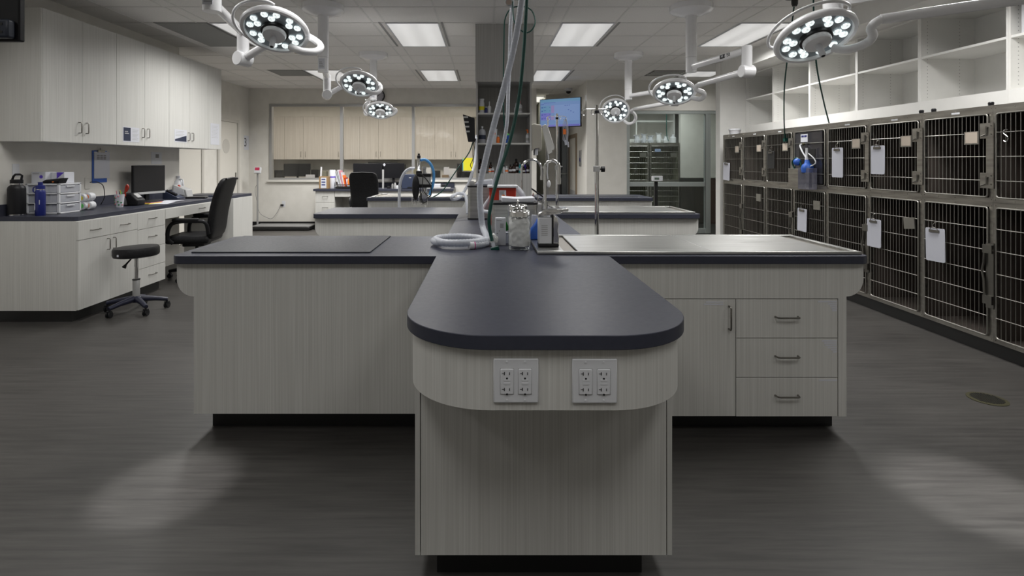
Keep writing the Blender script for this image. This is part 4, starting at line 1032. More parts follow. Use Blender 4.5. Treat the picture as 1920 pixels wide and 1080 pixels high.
tag(B().tube(spline([(XC-.02, y, 1.60), (XC-.034, y+.012, 1.595), (XC-.034, y+.016, 1.575), (XC-.034, y-.012, 1.55), (XC-.034, y-.016, 1.53), (XC-.034, y, 1.515), (XC-.034, y+.014, 1.525)], .006), .003, 8).build('s_hook', M['chrome']), 'chrome S shaped hook on the nearest upper cage', 'hook')
# small things on top of the cages, green hoses down to them
yy = 8.0
tag(B().lathe([(.07, 0), (.08, .06), (.085, .065), (.085, .085)], (XC+.1, yy, 1.781), 20).build('plastic_tub', M['white_plastic']), 'small white plastic tub on top of the farthest cage', 'tub')
for px, lab in ((1725, 'dark red round knob on top edge of the cages, left one'), (1748, 'black round knob on top edge of the cages, middle one'), (1855, 'black round knob on top edge of the cages, near the camera')):
    y = yof(px); tag(B().lathe([(.016, 0), (.018, .018), (.012, .026)], (XC+.012, y, 1.781), 14).build('top_knob', M['black']), lab, 'knob')
yh = 6.35
t = thing('gas_drop', (3.05, 5.6, H), 'black ceiling gas drop behind the nearest right lamp', 'gas drop')
for px, py, D in ((1524, 24, 4.4), (1490, 39, 5.1)):
    c = at(px, py, D)
    B().lathe([(.09, H-.001), (.085, H-.012), (.03, H-.018), (.028, H-.07), (.02, H-.09)], (c.x, D, 0), 16).build('ceiling_plate', M['kick'], t)
for (px0, py0, D0), (px1, py1, D1_), lab in (((1490, 60, 5.1), (1477, 262, 6.42), 'thin green hose plugged at the third upper cage'), ((1524, 40, 4.4), (1552, 231, 5.67), 'thin green hose leaning onto the cage top left of centre')):
    a = at(px0, py0, D0); a.z = H-.05
    if lab.startswith('thin green hose plugged'): b_ = Vector((XC-.03, D1_, wz(py1, D1_)))
    else: b_ = Vector((XC+.03, yof(1549), 1.79))
    mid = a.lerp(b_, .5)+Vector((-.05, 0, -.06))
    hh = tag(B().tube(spline([a, a.lerp(b_, .25)+Vector((-.03, 0, -.05)), mid, a.lerp(b_, .8)+Vector((-.03, 0, -.01)), b_]), .007, 8).build('gas_hose', M['green']), lab, 'hose')
    if 'plugged' in lab: B().box(b_.x-.012, b_.x+.018, b_.y-.02, b_.y+.02, b_.z-.02, b_.z+.02).build('plug', M['green'], hh)

# ================================================================ WHITE SHELVING over the cages
XS, XB = 4.06, 4.569
ups = [8.44, 7.63, 6.77, 5.91, 5.05, 4.19, 3.33, 2.47]
desc = ['farthest', 'second', 'third', 'fourth', 'fifth', 'sixth', 'seventh']
for k in range(len(ups)-1):
    y1, y0 = ups[k]-.0005, ups[k+1]+.0005
    if y0 < 3: continue
    t = thing('wall_shelf_unit', (XS+.25, (y0+y1)/2, 1.785), 'white open two tier shelf box above the cages, %s from the far end' % desc[k] if k else 'white open shelf box above the cages, at the far end by the pier', 'shelf', 'white shelf boxes above the cages')
    s = M['white_wall']
    B().box(XS, XB, y0, y0+.018, 1.785, 2.733).build('side_panel', s, t)
    B().box(XS, XB, y1-.018, y1, 1.785, 2.733).build('side_panel', s, t)
    B().box(XS, XB, y0+.018, y1-.018, 2.715, 2.733).build('top_panel', s, t)
    B().box(XS, XB, y0+.018, y1-.018, 1.785, 1.94).build('bottom_fascia', s, t)
    B().box(XB-.012, XB, y0+.018, y1-.018, 1.94, 2.715).build('back_panel', s, t)
    B().box(XS+.004, XB-.012, y0+.018, y1-.018, 2.338, 2.358).build('shelf', s, t)
    h = B()
    for yy_ in (y1-.0185,):
        for xx in (XS+.06, XS+.36):
            z = 1.98
            while z < 2.70:
                h.box(xx-.003, xx+.003, yy_-.0008, yy_+.0008, z-.003, z+.003); z += .032
    h.build('shelf_pin_holes', M['gap'], t)
# boxed dispenser at the upper right
y = 4.19
t = thing('boxed_dispenser', (4.2, 3.95, 2.36), 'narrow white box with printed front strip on the nearest shelf', 'box')
B().box(4.09, 4.24, 3.97, 4.12, 2.36, 2.68).build('box', M['white_plastic'], t, bevel=.004)
B().box(4.0885, 4.0905, 4.015, 4.09, 2.39, 2.66).build('label', M['lgrey'], t)

# ================================================================ LEFT RUN
XF, XFC = -3.50, -3.53
tag(B().prism([(XL, 4.636), (XFC-.02, 4.636), (XFC, 4.656), (XFC, 8.1), (-3.9, 8.1), (-4.30, 8.1), (-4.30, 7.405), (XL, 7.405)][:6]+[(-4.30, 7.405), (XL+.001, 7.405)], .867, .905).build('worktop', M['counter'], bevel=.002), 'long dark worktop of the left wall desk run', 'countertop')
tag(B().box(XL+.001, XL+.02, 4.64, 7.39, .906, 1.005).build('backsplash', M['counter']), 'dark low backsplash strip along the left wall worktop', 'backsplash')
def hx(L, along, x, y, z):
    b = handle_bar(L, along); b.xf(Matrix.Translation((x, y, z)) @ Matrix.Rotation(PI/2, 4, 'Z')); return b
def base_cab(y0, y1, label, kind):
    t = thing('base_cabinet', ((XL+XF)/2, (y0+y1)/2, 0), label, 'cabinet', 'base cabinets under the left worktop')
    B().box(XL+.003, XF-.02, y0, y1, .1, .866).build('body', M['laminate'], t)
    B().box(XL+.003, XF-.07, y0+(.02 if y0 < 4.7 else 0), y1, 0, .1).build('toe_kick', M['kick'], t)
    L = M['laminate']
    if kind == 'dd':
        ym = (y0+y1)/2
        for a, b_, hy in ((y0, ym, ym-.04), (ym, y1, ym+.04)):
            d = B().box(XF-.019, XF, a+.0015, b_-.0015, .704, .862).build('drawer', L, t); hx(.115, 'x', XF, (a+b_)/2, .775).build('handle', M['gunmetal'], d)
            d = B().box(XF-.019, XF, a+.0015, b_-.0015, .104, .700).build('door', L, t); hx(.1, 'z', XF, hy, .62).build('handle', M['gunmetal'], d)
    else:
        for z0, z1 in ((.104, .289), (.293, .488), (.492, .690), (.694, .862)):
            d = B().box(XF-.019, XF, y0+.0015, y1-.0015, z0, z1).build('drawer', L, t); hx(.115, 'x', XF, (y0+y1)/2, (z0+z1)/2+.01).build('handle', M['gunmetal'], d)
    return t
base_cab(4.60+.02, 5.405, 'pale base cabinet with two drawers over two doors, near end', 'dd')
base_cab(5.406, 5.872, 'pale base cabinet with four drawers beside the kneehole', '4')
t = thing('kneehole_drawer_unit', (-3.8, 6.6, .78), 'shallow desk drawer over the kneehole behind the office chair', 'drawer')
B().box(XL+.2, XF-.02, 5.873, 7.33, .76, .866).build('drawer_box', M['laminate'], t)
d = B().box(XF-.019, XF, 5.875, 7.328, .755, .862).build('drawer_front', M['laminate'], t); hx(.115, 'x', XF, 6.62, .81).build('handle', M['gunmetal'], d)
t = thing('base_cabinet', (-3.9, 7.7, 0), 'pale end cabinet of the left run beyond the kneehole', 'cabinet', 'base cabinets under the left worktop')
B().box(-4.18, XF, 7.45, 8.06, .1, .866).build('body', M['laminate'], t)
B().box(-4.10, XF-.06, 7.5, 8.0, 0, .1).build('toe_kick', M['kick'], t)
# upper cabinets
XU = -3.85
segs = [(4.66, 5.607, 2, 'nearest, without paper on its doors'), (5.608, 6.535, 2, 'middle, with a dark blue and white notice'), (6.536, 7.449, 2, 'far, with a notice showing a dark wedge'), (7.45, 7.824, 1, 'narrow last one with a white sheet')]
for y0, y1, nd, nm in segs:
    t = thing('wall_cabinet', ((XL+XU)/2, (y0+y1)/2, 1.556), 'tall pale wall cabinet, %s' % nm, 'cabinet', 'wall cabinets on the left')
    B().box(XL+.002, XU-.02, y0, y1, 1.556, 2.715).build('body', M['laminate'], t)
    if y0 < 5: B().box(XU-.019, XU, y0, y0+.012, 1.556, 2.715).build('filler', M['laminate'], t)
    ym = (y0+y1)/2 if nd == 2 else y1
    for a, b_, hy in ((y0+(.014 if y0 < 5 else 0), ym, ym-.045), (ym, y1, ym+.045))[:nd]:
        d = B().box(XU-.018, XU, a+.0015, b_-.0015, 1.557, 2.714).build('door', M['laminate'], t)
        if nd == 2: hx(.1, 'z', XU, hy, 1.70).build('handle', M['gunmetal'], d)
def sheet(px0, px1, y_top, y_bot, xw, name, label, cat='notice', m='paper'):
    ya, yb = -xw*F/(CX-px0), -xw*F/(CX-px1)
    z1, z0 = wz(y_top, ya), wz(y_bot, ya)
    o = B().box(xw+.0006, xw+.002, ya, yb, z0, z1).build(name, M[m]); tag(o, label, cat)
    return o, ya, yb, z0, z1
o, ya, yb, z0, z1 = sheet(230, 261, 237, 265.5, XU, 'notice', 'notice with dark blue panel and text taped on middle wall cabinet')
x = XU+.0022
B().box(x, x+.0006, ya+.01, ya+(yb-ya)*.46, z0+.01, z1-.008).build('dark_panel', M['ink'], o, label='dark blue panel')
pr = B()
for k in range(8): pr.box(x, x+.0006, ya+(yb-ya)*.56, yb-.02-.01*(k % 3), z1-.03-.015*k, z1-.026-.015*k)
pr.build('print', M['lgrey'], o)
B().box(x+.0006, x+.001, ya+.03, ya+(yb-ya)*.35, z1-.075, z1-.066).box(x+.0006, x+.001, ya+.03, ya+(yb-ya)*.30, z1-.055, z1-.046).build('panel_print', M['lgrey'], o)
o, ya, yb, z0, z1 = sheet(327, 350, 242, 266, XU, 'notice', 'notice with dark wedge taped on the far wall cabinet')
b = B().prism([(ya+.01, z0+.012), (yb-.008, z0+.010), (yb-.008, z0+(z1-z0)*.56), (ya+.01, z0+.035)], x, x+.0006, 'x'); b.build('dark_wedge', M['ink'], o, label='dark wedge')
pr = B()
for k in range(4): pr.box(x, x+.0006, ya+.02, yb-.06-.03*(k % 2), z1-.025-.018*k, z1-.020-.018*k)
pr.build('print', M['lgrey'], o)
o, ya, yb, z0, z1 = sheet(394.5, 411, 230.5, 271, XU, 'paper_sheet', 'white paper sheet taped on the narrow last wall cabinet', 'paper')
pr = B()
for k in range(9): pr.box(x, x+.0006, ya+.03, yb-.04-.02*(k % 2), z1-.04-.02*k, z1-.037-.02*k)
pr.build('print', M['lgrey'], o)
# 3 sign by the far door
xw = -5.07; ya, yb = 11.08, 11.40
yy0 = -xw*F/(CX-457.5); yy1 = -xw*F/(CX-467)
o = tag(B().box(xw+.0005, xw+.004, yy0, yy1-.02, wz(281, 11.3), wz(254, 11.3)).build('room_sign', M['paper']), 'white sign with black number 3 beside the far left door', 'sign')
zc = (wz(281, 11.3)+wz(254, 11.3))/2
m3 = face_px(xw+.0045, yy0+.055, zc) @ Matrix.Scale(1, 4)
text('3', .26, M['black'], o, m3, 'digit')
# blue clipboard with sheets on the left wall
xw = XL
ya, yb = -xw*F/(CX-172), -xw*F/(CX-202); z1, z0 = wz(282, ya), wz(343, ya)
t = thing('clipboard', (xw, (ya+yb)/2, z0), 'blue clipboard with white forms hanging on the left wall', 'clipboard')
B().box(xw+.001, xw+.007, ya, yb-.02, z0, z1).build('board', M['blue'], t, bevel=.002)
B().box(xw+.008, xw+.012, ya+.02, yb+.015, z0+.045, z1-.012).build('paper', M['paper'], t)
B().box(xw+.012, xw+.020, ya+.07, yb-.07, z1-.02, z1+.005).tube([(xw+.012, (ya+yb)/2-.01, z1+.005), (xw+.012, (ya+yb)/2-.01, z1+.03)], .004).build('clip', M['gunmetal'], t)
pr = B()
for k in range(3):
    for j in range(3): pr.box(xw+.0122, xw+.0128, ya+.06+.05*j, ya+.10+.05*j, z1-.06-.018*k, z1-.048-.018*k)
pr.build('print', M['grey'], t)
xw2 = XL
ya, yb = -xw*F/(CX-283), -xw*F/(CX-303)
o = tag(B().box(xw+.0006, xw+.003, ya, yb, wz(308, ya), wz(285, ya)).build('paper_sheet', M['white_plastic']), 'small curled sheet taped on wall above the monitor', 'paper')
B().box(xw+.003, xw+.0036, ya+.09, ya+.16, wz(296, ya), wz(289, ya)).build('print', M['grey'], o)
for px, py, lab in ((29, 319, 'pale wall outlet above the black flask'),):
    y = -xw*F/(CX-px)
    tag(B().box(xw+.0005, xw+.006, y-.035, y+.035, wz(py, y)-.057, wz(py, y)+.057).build('wall_outlet', M['white_plastic'], bevel=.002), lab, 'outlet')
y = -xw*F/(CX-163)
o = tag(B().box(xw+.0005, xw+.006, y-.035, y+.035, 1.09, 1.21).build('wall_outlet', M['wall'], bevel=.002), 'wall outlet with black cord behind the tape rolls', 'outlet')
tag(B().tube(spline([(xw+.03, y, 1.16), (xw+.07, y+.04, 1.165), (xw+.10, y+.10, 1.12), (xw+.10, y+.12, 1.0), (xw+.06, y+.12, .915)]), .004, 8).build('cord', M['cable']), 'black cord looping down from the left wall outlet', 'cord')

ZL = .9052
def lt(name, loc, label, cat, group=None): return thing(name, loc, label, cat, group)
# big black flask, navy bottle
x, y = -4.125, 4.73
t = lt('flask', (x, y, ZL), 'large matte black steel flask with carry loop, leftmost on the worktop', 'bottle')
B().lathe([(.060, 0), (.062, .004), (.062, .014)], (x, y, ZL), 32).build('steel_base', M['chrome'], t)
B().lathe([(.064, .014), (.065, .02), (.065, .235), (.060, .255), (.042, .270), (.040, .274)], (x, y, ZL), 32).build('body', M['black'], t)
B().lathe([(.041, .274), (.041, .284)], (x, y, ZL), 24).build('steel_neck', M['chrome'], t)
B().lathe([(.046, .284), (.046, .312), (.040, .318)], (x, y, ZL), 24).tube([(x-.04, y, ZL+.31), (x-.028, y, ZL+.345), (x-.01, y, ZL+.362), (x+.03, y, ZL+.362), (x+.048, y, ZL+.352), (x+.040, y, ZL+.31)], .009, 10).build('cap', M['black'], t)
x, y = -3.925, 4.74
t = lt('water_bottle', (x, y, ZL), 'slim navy blue water bottle with side loop cap', 'bottle')
B().lathe([(.036, 0), (.038, .003), (.038, .205), (.034, .222), (.030, .228)], (x, y, ZL), 28).build('body', M['navy'], t)
B().lathe([(.0305, .228), (.0305, .234)], (x, y, ZL), 24).build('steel_neck', M['chrome'], t)
B().lathe([(.034, .234), (.034, .262), (.018, .268), (.018, .292), (.020, .294)], (x, y, ZL), 24).tube(spline([(x-.032, y, ZL+.255), (x-.060, y, ZL+.245), (x-.062, y, ZL+.21), (x-.04, y, ZL+.205)], .008), .005, 8).build('cap', M['navy'], t)
B().box(x+.018, x+.0215, y-.037, y-.0325, ZL+.10, ZL+.14).box(x-.022, x-.018, y-.0365, y-.032, ZL+.05, ZL+.11).build('mark', M['paper'], t)
# drawer tower
t = lt('drawer_organizer', (-4.02, 4.98, ZL), 'white translucent three drawer organizer under a black pouch', 'organizer')
X0, X1, Y0, Y1 = -4.17, -3.865, 4.87, 5.14
hh = .275
st = M['white_plastic']
b = B().box(X0, X1, Y0, Y1, ZL, ZL+.014).box(X0, X1, Y0, Y1, ZL+hh-.014, ZL+hh)
for z in (.09, .178): b.box(X0, X1, Y0, Y1, ZL+z, ZL+z+.012)
for (a, c) in ((X0, Y0), (X1-.02, Y0), (X0, Y1-.02), (X1-.02, Y1-.02)): b.box(a, a+.02, c, c+.02, ZL, ZL+hh)
b.build('frame', st, t, bevel=.003)
for k, z in enumerate((.016, .104, .192)):
    d = B().box(X0+.012, X1-.004, Y0+.012, Y1-.012, ZL+z, ZL+z+.066).build('drawer', M['frost'], t, bevel=.004)
    B().box(X1-.003, X1+.006, Y0+.09, Y1-.09, ZL+z+.05, ZL+z+.062).build('pull', st, d)
zt_ = ZL+hh+.0005
for i, (x0_, y0_, w_, d_, h_, m_, lab) in enumerate(((-4.165, 4.93, .13, .12, .105, 'paper', 'white glove box with purple print on the organizer, left one'), (-4.03, 4.99, .12, .12, .10, 'paper', 'white glove box with purple corner on the organizer, right one'))):
    t = lt('glove_box', (x0_, y0_, zt_), lab, 'box', 'boxes on the drawer organizer')
    bx_ = B().box(x0_, x0_+w_, y0_, y0_+d_, zt_, zt_+h_).build('box', M[m_], t, bevel=.002)
    if i == 0:
        B().lathe([(.016, 0), (.016, .001)], n=16).xf(Matrix.Translation((x0_+.09, y0_-.0004, zt_+.06)) @ Matrix.Rotation(PI/2, 4, 'X')).build('round_mark', M['purple'], t)
        B().box(x0_+.01, x0_+.07, y0_-.0008, y0_+.0002, zt_+.085, zt_+.09).build('print', M['grey'], t)
    else:
        B().prism([(x0_+.05, zt_+.10), (x0_+.12, zt_+.10), (x0_+.05, zt_+.04)], y0_-.0008, y0_+.0002, 'y').build('purple_corner', M['purple'], t, label='purple corner')
t = lt('pouch', (-3.95, 5.0, zt_), 'black zipped pouch lying on the drawer organizer', 'pouch')
B().rings([[(-4.02, 4.88, zt_), (-3.88, 4.88, zt_), (-3.88, 4.975, zt_), (-4.02, 4.975, zt_)], [(-4.025, 4.875, zt_+.02), (-3.87, 4.875, zt_+.03), (-3.87, 4.98, zt_+.03), (-4.025, 4.98, zt_+.02)], [(-4.0, 4.89, zt_+.035), (-3.85, 4.89, zt_+.05), (-3.85, 4.97, zt_+.05), (-4.0, 4.97, zt_+.035)]]).build('body', M['leather'], t, bevel=.006)
B().box(-3.93, -3.915, 4.872, 4.876, zt_+.012, zt_+.02).build('orange_tag', M['orange'], t)
# bandage rolls in wrappers
for i, (px, z_, m_, lab) in enumerate(((158, .0, 'lime', 'wrapped bandage roll with green disc, lower one'), (169, .0, 'orange', 'wrapped bandage roll behind the green one'), (157, .075, 'yellow', 'wrapped bandage roll with yellow mark, upper one'), (168, .085, 'orange', 'wrapped bandage roll with orange letters, upper right'))):
    D = 5.28+.04*(i % 2); x = wx(px, D)
    t = lt('bandage_roll', (x, D, ZL+z_), lab, 'bandage', 'wrapped bandage rolls beside the organizer')
    B().tube([(x, D-.035, ZL+z_+.043), (x, D+.035, ZL+z_+.043)], .041, 20).build('wrapper', M['white_plastic'], t, bevel=.006)
    B().tube([(x-.004, D-.037, ZL+z_+.043), (x-.004, D-.034, ZL+z_+.043)], .024, 16).build('mark', M[m_], t)
# cup of pens
D = 5.62; x = wx(224, D)
t = lt('pen_cup', (x, D, ZL), 'white cup with green and pink print holding pens', 'cup')
B().lathe([(.032, 0), (.047, .135), (.044, .135), (.030, .01)], (x, D, ZL), 24).build('cup', M['paper'], t)
sp_ = B(); pk = B()
for k in range(14):
    a = -PI/2+random.uniform(-1.4, 1.4); z = random.uniform(.02, .12); r_ = .032+.015*z/.135+.0006
    (sp_ if k % 2 else pk).ball((x+r_*math.cos(a), D+r_*math.sin(a), ZL+z), .009, n=5)
sp_.build('green_print', mat('leaf_green', (.05, .25, .1), .6), t); pk.build('pink_print', M['pink'], t)
for dx, dy, m_, l_ in ((-.03, 0, 'pink', .17), (.0, .01, 'yellow', .175), (.022, 0, 'lime', .16), (.01, -.015, 'navy', .165)):
    B().tube([(x+dx*.4, D+dy*.4, ZL+.012), (x+dx*1.1, D+dy, ZL+l_)], .004, 8).build('pen', M[m_], t)
xr_ = wx(232, D+.02)
tag(B().tube(spline([(x+.035, D+.03, ZL+.11), (x+.045, D+.03, ZL+.19), (x+.06, D+.03, ZL+.23), (x+.072, D+.03, ZL+.20), (x+.05, D+.03, ZL+.16)], .01), .009, 8).build('scissors', M['red']), 'red handled scissors standing in the pen cup', 'scissors')
# label printer / card scanner
D = 5.85; x = wx(247, D)
t = lt('label_printer', (x, D, ZL), 'black desktop label printer with grey side, left of the monitor', 'printer')
B().prism([(x-.10, ZL), (x+.10, ZL), (x+.11, ZL+.06), (x+.03, ZL+.13), (x-.07, ZL+.135), (x-.11, ZL+.06)], D-.07, D+.07, 'y').build('body', M['black'], t, bevel=.012)
B().prism([(x-.09, ZL+.01), (x+.0, ZL+.01), (x-.02, ZL+.09), (x-.06, ZL+.11)], D-.074, D-.069, 'y').build('side_cover', M['grey'], t)
B().prism([(x+.035, ZL+.118), (x+.085, ZL+.078), (x+.095, ZL+.088), (x+.045, ZL+.13)], D-.04, D+.03, 'y').build('display', M['lgrey'], t)
# monitor
def monitor(loc, rotz, w_, h_, zc_, label, base=True, m='backlit', chin=True):
    t = thing('monitor', (0, 0, 0), label, 'monitor', 'computer monitors')
    B().box(-w_/2, w_/2, .0, .03, zc_-h_/2, zc_+h_/2).build('bezel', M['black'], t, bevel=.004)
    B().box(-w_/2+.008, w_/2-.008, -.0015, .001, zc_-h_/2+(.03 if chin else .01), zc_+h_/2-.008).build('screen', M[m], t)
    if chin: B().box(-w_/2, w_/2, -.003, .0, zc_-h_/2, zc_-h_/2+.026).build('chin', M['lgrey'], t)
    if base:
        B().box(-.025, .025, .03, .06, .01, zc_).build('neck', M['black'], t)
        B().box(-.11, .11, -.06, .12, 0, .012).build('foot', M['black'], t, bevel=.004)
    t.location = loc; t.rotation_euler.z = rotz
    return t
monitor((-4.03, 6.45, ZL), math.radians(82), .50, .34, .26, 'black computer monitor with silver chin on the left desk')
# folders, papers, phones, jug
for k, (m_, lab) in enumerate((('yellow', 'yellow folder under the pink one below the monitor'), ('pink', 'pink folder in the small stack below the monitor'), ('black', 'black tray topmost under the monitor edge'))):
    tag(B().box(-3.93, -3.75, 5.98+.02*k, 6.22+.02*k, ZL+.0005+.0085*k, ZL+.008+.0085*k).build('folder', M[m_]), lab, 'folder', 'folders below the monitor')
for k, (x0_, y0_, r_, lab) in enumerate(((-3.72, 6.15, .25, 'white paper sheet on the desk edge before the monitor'), (-3.80, 6.42, -.1, 'white paper sheet overlapping behind the first one'))):
    tag(B().box(-.11, .11, -.15, .15, 0, .0015).xf(Matrix.Translation((x0_, y0_, ZL+.0004+.0018*k)) @ Matrix.Rotation(r_, 4, 'Z')).build('paper_sheet', M['paper']), lab, 'paper', 'papers on the left desk')
def phone(x, y, rz, label):
    t = thing('desk_phone', (0, 0, 0), label, 'phone')
    B().prism([(-.09, 0), (.09, 0), (.09, .02), (-.06, .10), (-.09, .10)], -.09, .09, 'y').build('body', M['printer'], t, bevel=.005)
    k = B()
    for i in range(3):
        for j in range(4):
            u = -.02+.022*j; zz_ = .02+(.08)*(.09-u)/.15; k.box(u-.006, u+.006, -.01+.025*i-.008, -.01+.025*i+.008, zz_-.001, zz_+.006)
    k.build('keys', M['lgrey'], t)
    B().tube([(-.05, -.065, .105), (.07, -.065, .05)], .018, 12).build('handset', M['black'], t)
    t.location = (x, y, ZL); t.rotation_euler.z = rz
    return t
phone(wx(325, 6.9), 6.9, .1, 'dark desk phone with light keys right of the monitor')
D = 7.0; x = wx(322, D)
t = lt('printer_box', (x, D+.2, ZL), 'pale tilted device with glossy front behind the desk phone', 'device')
B().prism([(x-.1, ZL), (x+.12, ZL), (x+.10, ZL+.10), (x-.08, ZL+.17)], D+.15, D+.3, 'y').build('body', M['lgrey'], t, bevel=.008)
B().prism([(x-.07, ZL+.06), (x+.08, ZL+.03), (x+.07, ZL+.10), (x-.06, ZL+.145)], D+.145, D+.15, 'y').build('glossy_front', M['white_plastic'], t)
D = 7.35; x = wx(334, D)
t = lt('jug', (x, D, ZL), 'white plastic gallon jug with handle on the desk', 'jug')
B().lathe([(.070, 0), (.075, .01), (.075, .15), (.055, .21), (.022, .245), (.022, .26)], (x, D, ZL), 24).build('body', M['white_plastic'], t)
B().lathe([(.026, .26), (.026, .278)], (x, D, ZL), 16).build('cap', M['paper'], t)
B().tube(spline([(x+.03, D-.02, ZL+.235), (x+.078, D-.03, ZL+.225), (x+.085, D-.03, ZL+.17), (x+.07, D-.02, ZL+.13)], .01), .010, 8).build('handle', M['white_plastic'], t)
D = 7.3; x = wx(343.5, D)
tag(B().lathe([(.018, 0), (.018, .15), (.010, .165)], (x, D-.1, ZL), 14).build('spray_can', M['red']), 'slim red tube standing right of the white jug', 'can')
tag(B().box(-.12, .12, -.05, .05, 0, .02).xf(Matrix.Translation((-3.74, 6.95, ZL+.0005)) @ Matrix.Rotation(.2, 4, 'Z')).build('stapler', M['black'], bevel=.006), 'black flat stapler on the left desk near the chair', 'stapler')
tag(B().box(-.09, .09, -.04, .04, 0, .014).xf(Matrix.Translation((-3.66, 7.3, ZL+.0005)) @ Matrix.Rotation(.1, 4, 'Z')).build('remote', M['printer'], bevel=.004), 'dark handset lying flat on the desk beside the chair back', 'handset')
tag(B().tube(spline([(-4.1, 7.5, ZL+.004), (-3.9, 7.6, ZL+.004), (-3.75, 7.55, ZL+.004), (-3.62, 7.7, ZL+.004)]), .004, 8).build('cord', M['cable']), 'black cord lying on the far end of the left desk', 'cord')
# black display at the upper left corner of the frame
D = 2.2
t = thing('hanging_screen', (wx(-40, D), D, wz(77, D)), 'black back of a hanging screen cut by the upper left corner', 'screen')
B().box(wx(-260, D), wx(28, D), D+.02, D+.05, wz(75, D), wz(-240, D)).build('panel', M['black'], t, bevel=.006)
bk_ = mat('bracket_dark', (.020, .026, .042), .35)
B().box(wx(-120, D), wx(22, D), D-.02, D+.02, wz(72, D), wz(37, D)).build('housing', bk_, t, bevel=.008)
s = B()
for yy_ in (47, 62): s.box(wx(6, D), wx(13, D), D-.0215, D-.019, wz(yy_+2.2, D), wz(yy_-2.2, D))
s.build('slot', M['kick'], t)
B().cyl((wx(-120, D), D+.1, wz(-60, D)), (wx(-120, D), D+.1, H-.001), .02).box(wx(-140, D), wx(-100, D), D+.05, D+.12, wz(-30, D), wz(-90, D)).build('mount', M['black'], t)

# ================================================================ SEATING
def caster(b, x, y):
    b.tube([(x-.018, y, .027), (x-.006, y, .027)], .027, 14).tube([(x+.006, y, .027), (x+.018, y, .027)], .027, 14).cyl((x, y, .03), (x, y, .075), .008, n=8).box(x-.02, x+.02, y-.012, y+.012, .04, .06)
    return b
D = 4.98; x, y = wx(252.5, D)+.015, D
t = thing('stool', (x, y, 0), 'round black padded stool on wheels beside the left cabinets', 'stool')
seat = B().lathe([(.16, .505), (.182, .512), (.188, .53), (.188, .575), (.179, .592), (.12, .598), (.01, .60)], n=40)
seat.xf(Matrix.Translation((x, y, 0)) @ Matrix.Translation((0, 0, .55)) @ Matrix.Rotation(-.03, 4, 'Y') @ Matrix.Translation((0, 0, -.55)))
st_ = seat.build('seat', M['leather'], t)
B().box(x-.052, x-.038, y-.188, y-.178, .53, .548).build('white_tag', M['paper'], st_)
B().lathe([(.03, .31), (.03, .50)][:0] or [(.017, .28), (.017, .50)], (x, y, 0), 20).build('gas_cylinder', M['chrome'], t)
B().lathe([(.030, .10), (.030, .29), (.027, .295)], (x, y, 0), 20).build('column', M['alu'], t)
B().lathe([(.033, .288), (.033, .296)], (x, y, 0), 20).build('collar', M['black'], t)
B().tube([(x-.02, y-.02, .50), (x-.06, y-.05, .44), (x-.075, y-.06, .41)], [.006, .008, .020], 10).build('height_lever', M['black'], t)
legm = mat('leg_dark_blue', (.014, .016, .035), .35)
base_angles = [-112, -40, 28, 108, 188]
for a in base_angles:
    ca, sa = math.cos(math.radians(a)), math.sin(math.radians(a))
    B().tube([(x+.02*ca, y+.02*sa, .115), (x+.15*ca, y+.15*sa, .10), (x+.25*ca, y+.25*sa, .080)], [.030, .022, .018], 10).build('leg', legm, t)
    caster(B(), x+.245*ca, y+.245*sa).build('caster', M['black'], t)
B().lathe([(.042, .085), (.045, .13), (.034, .14)], (x, y, 0), 20).build('hub', legm, t)

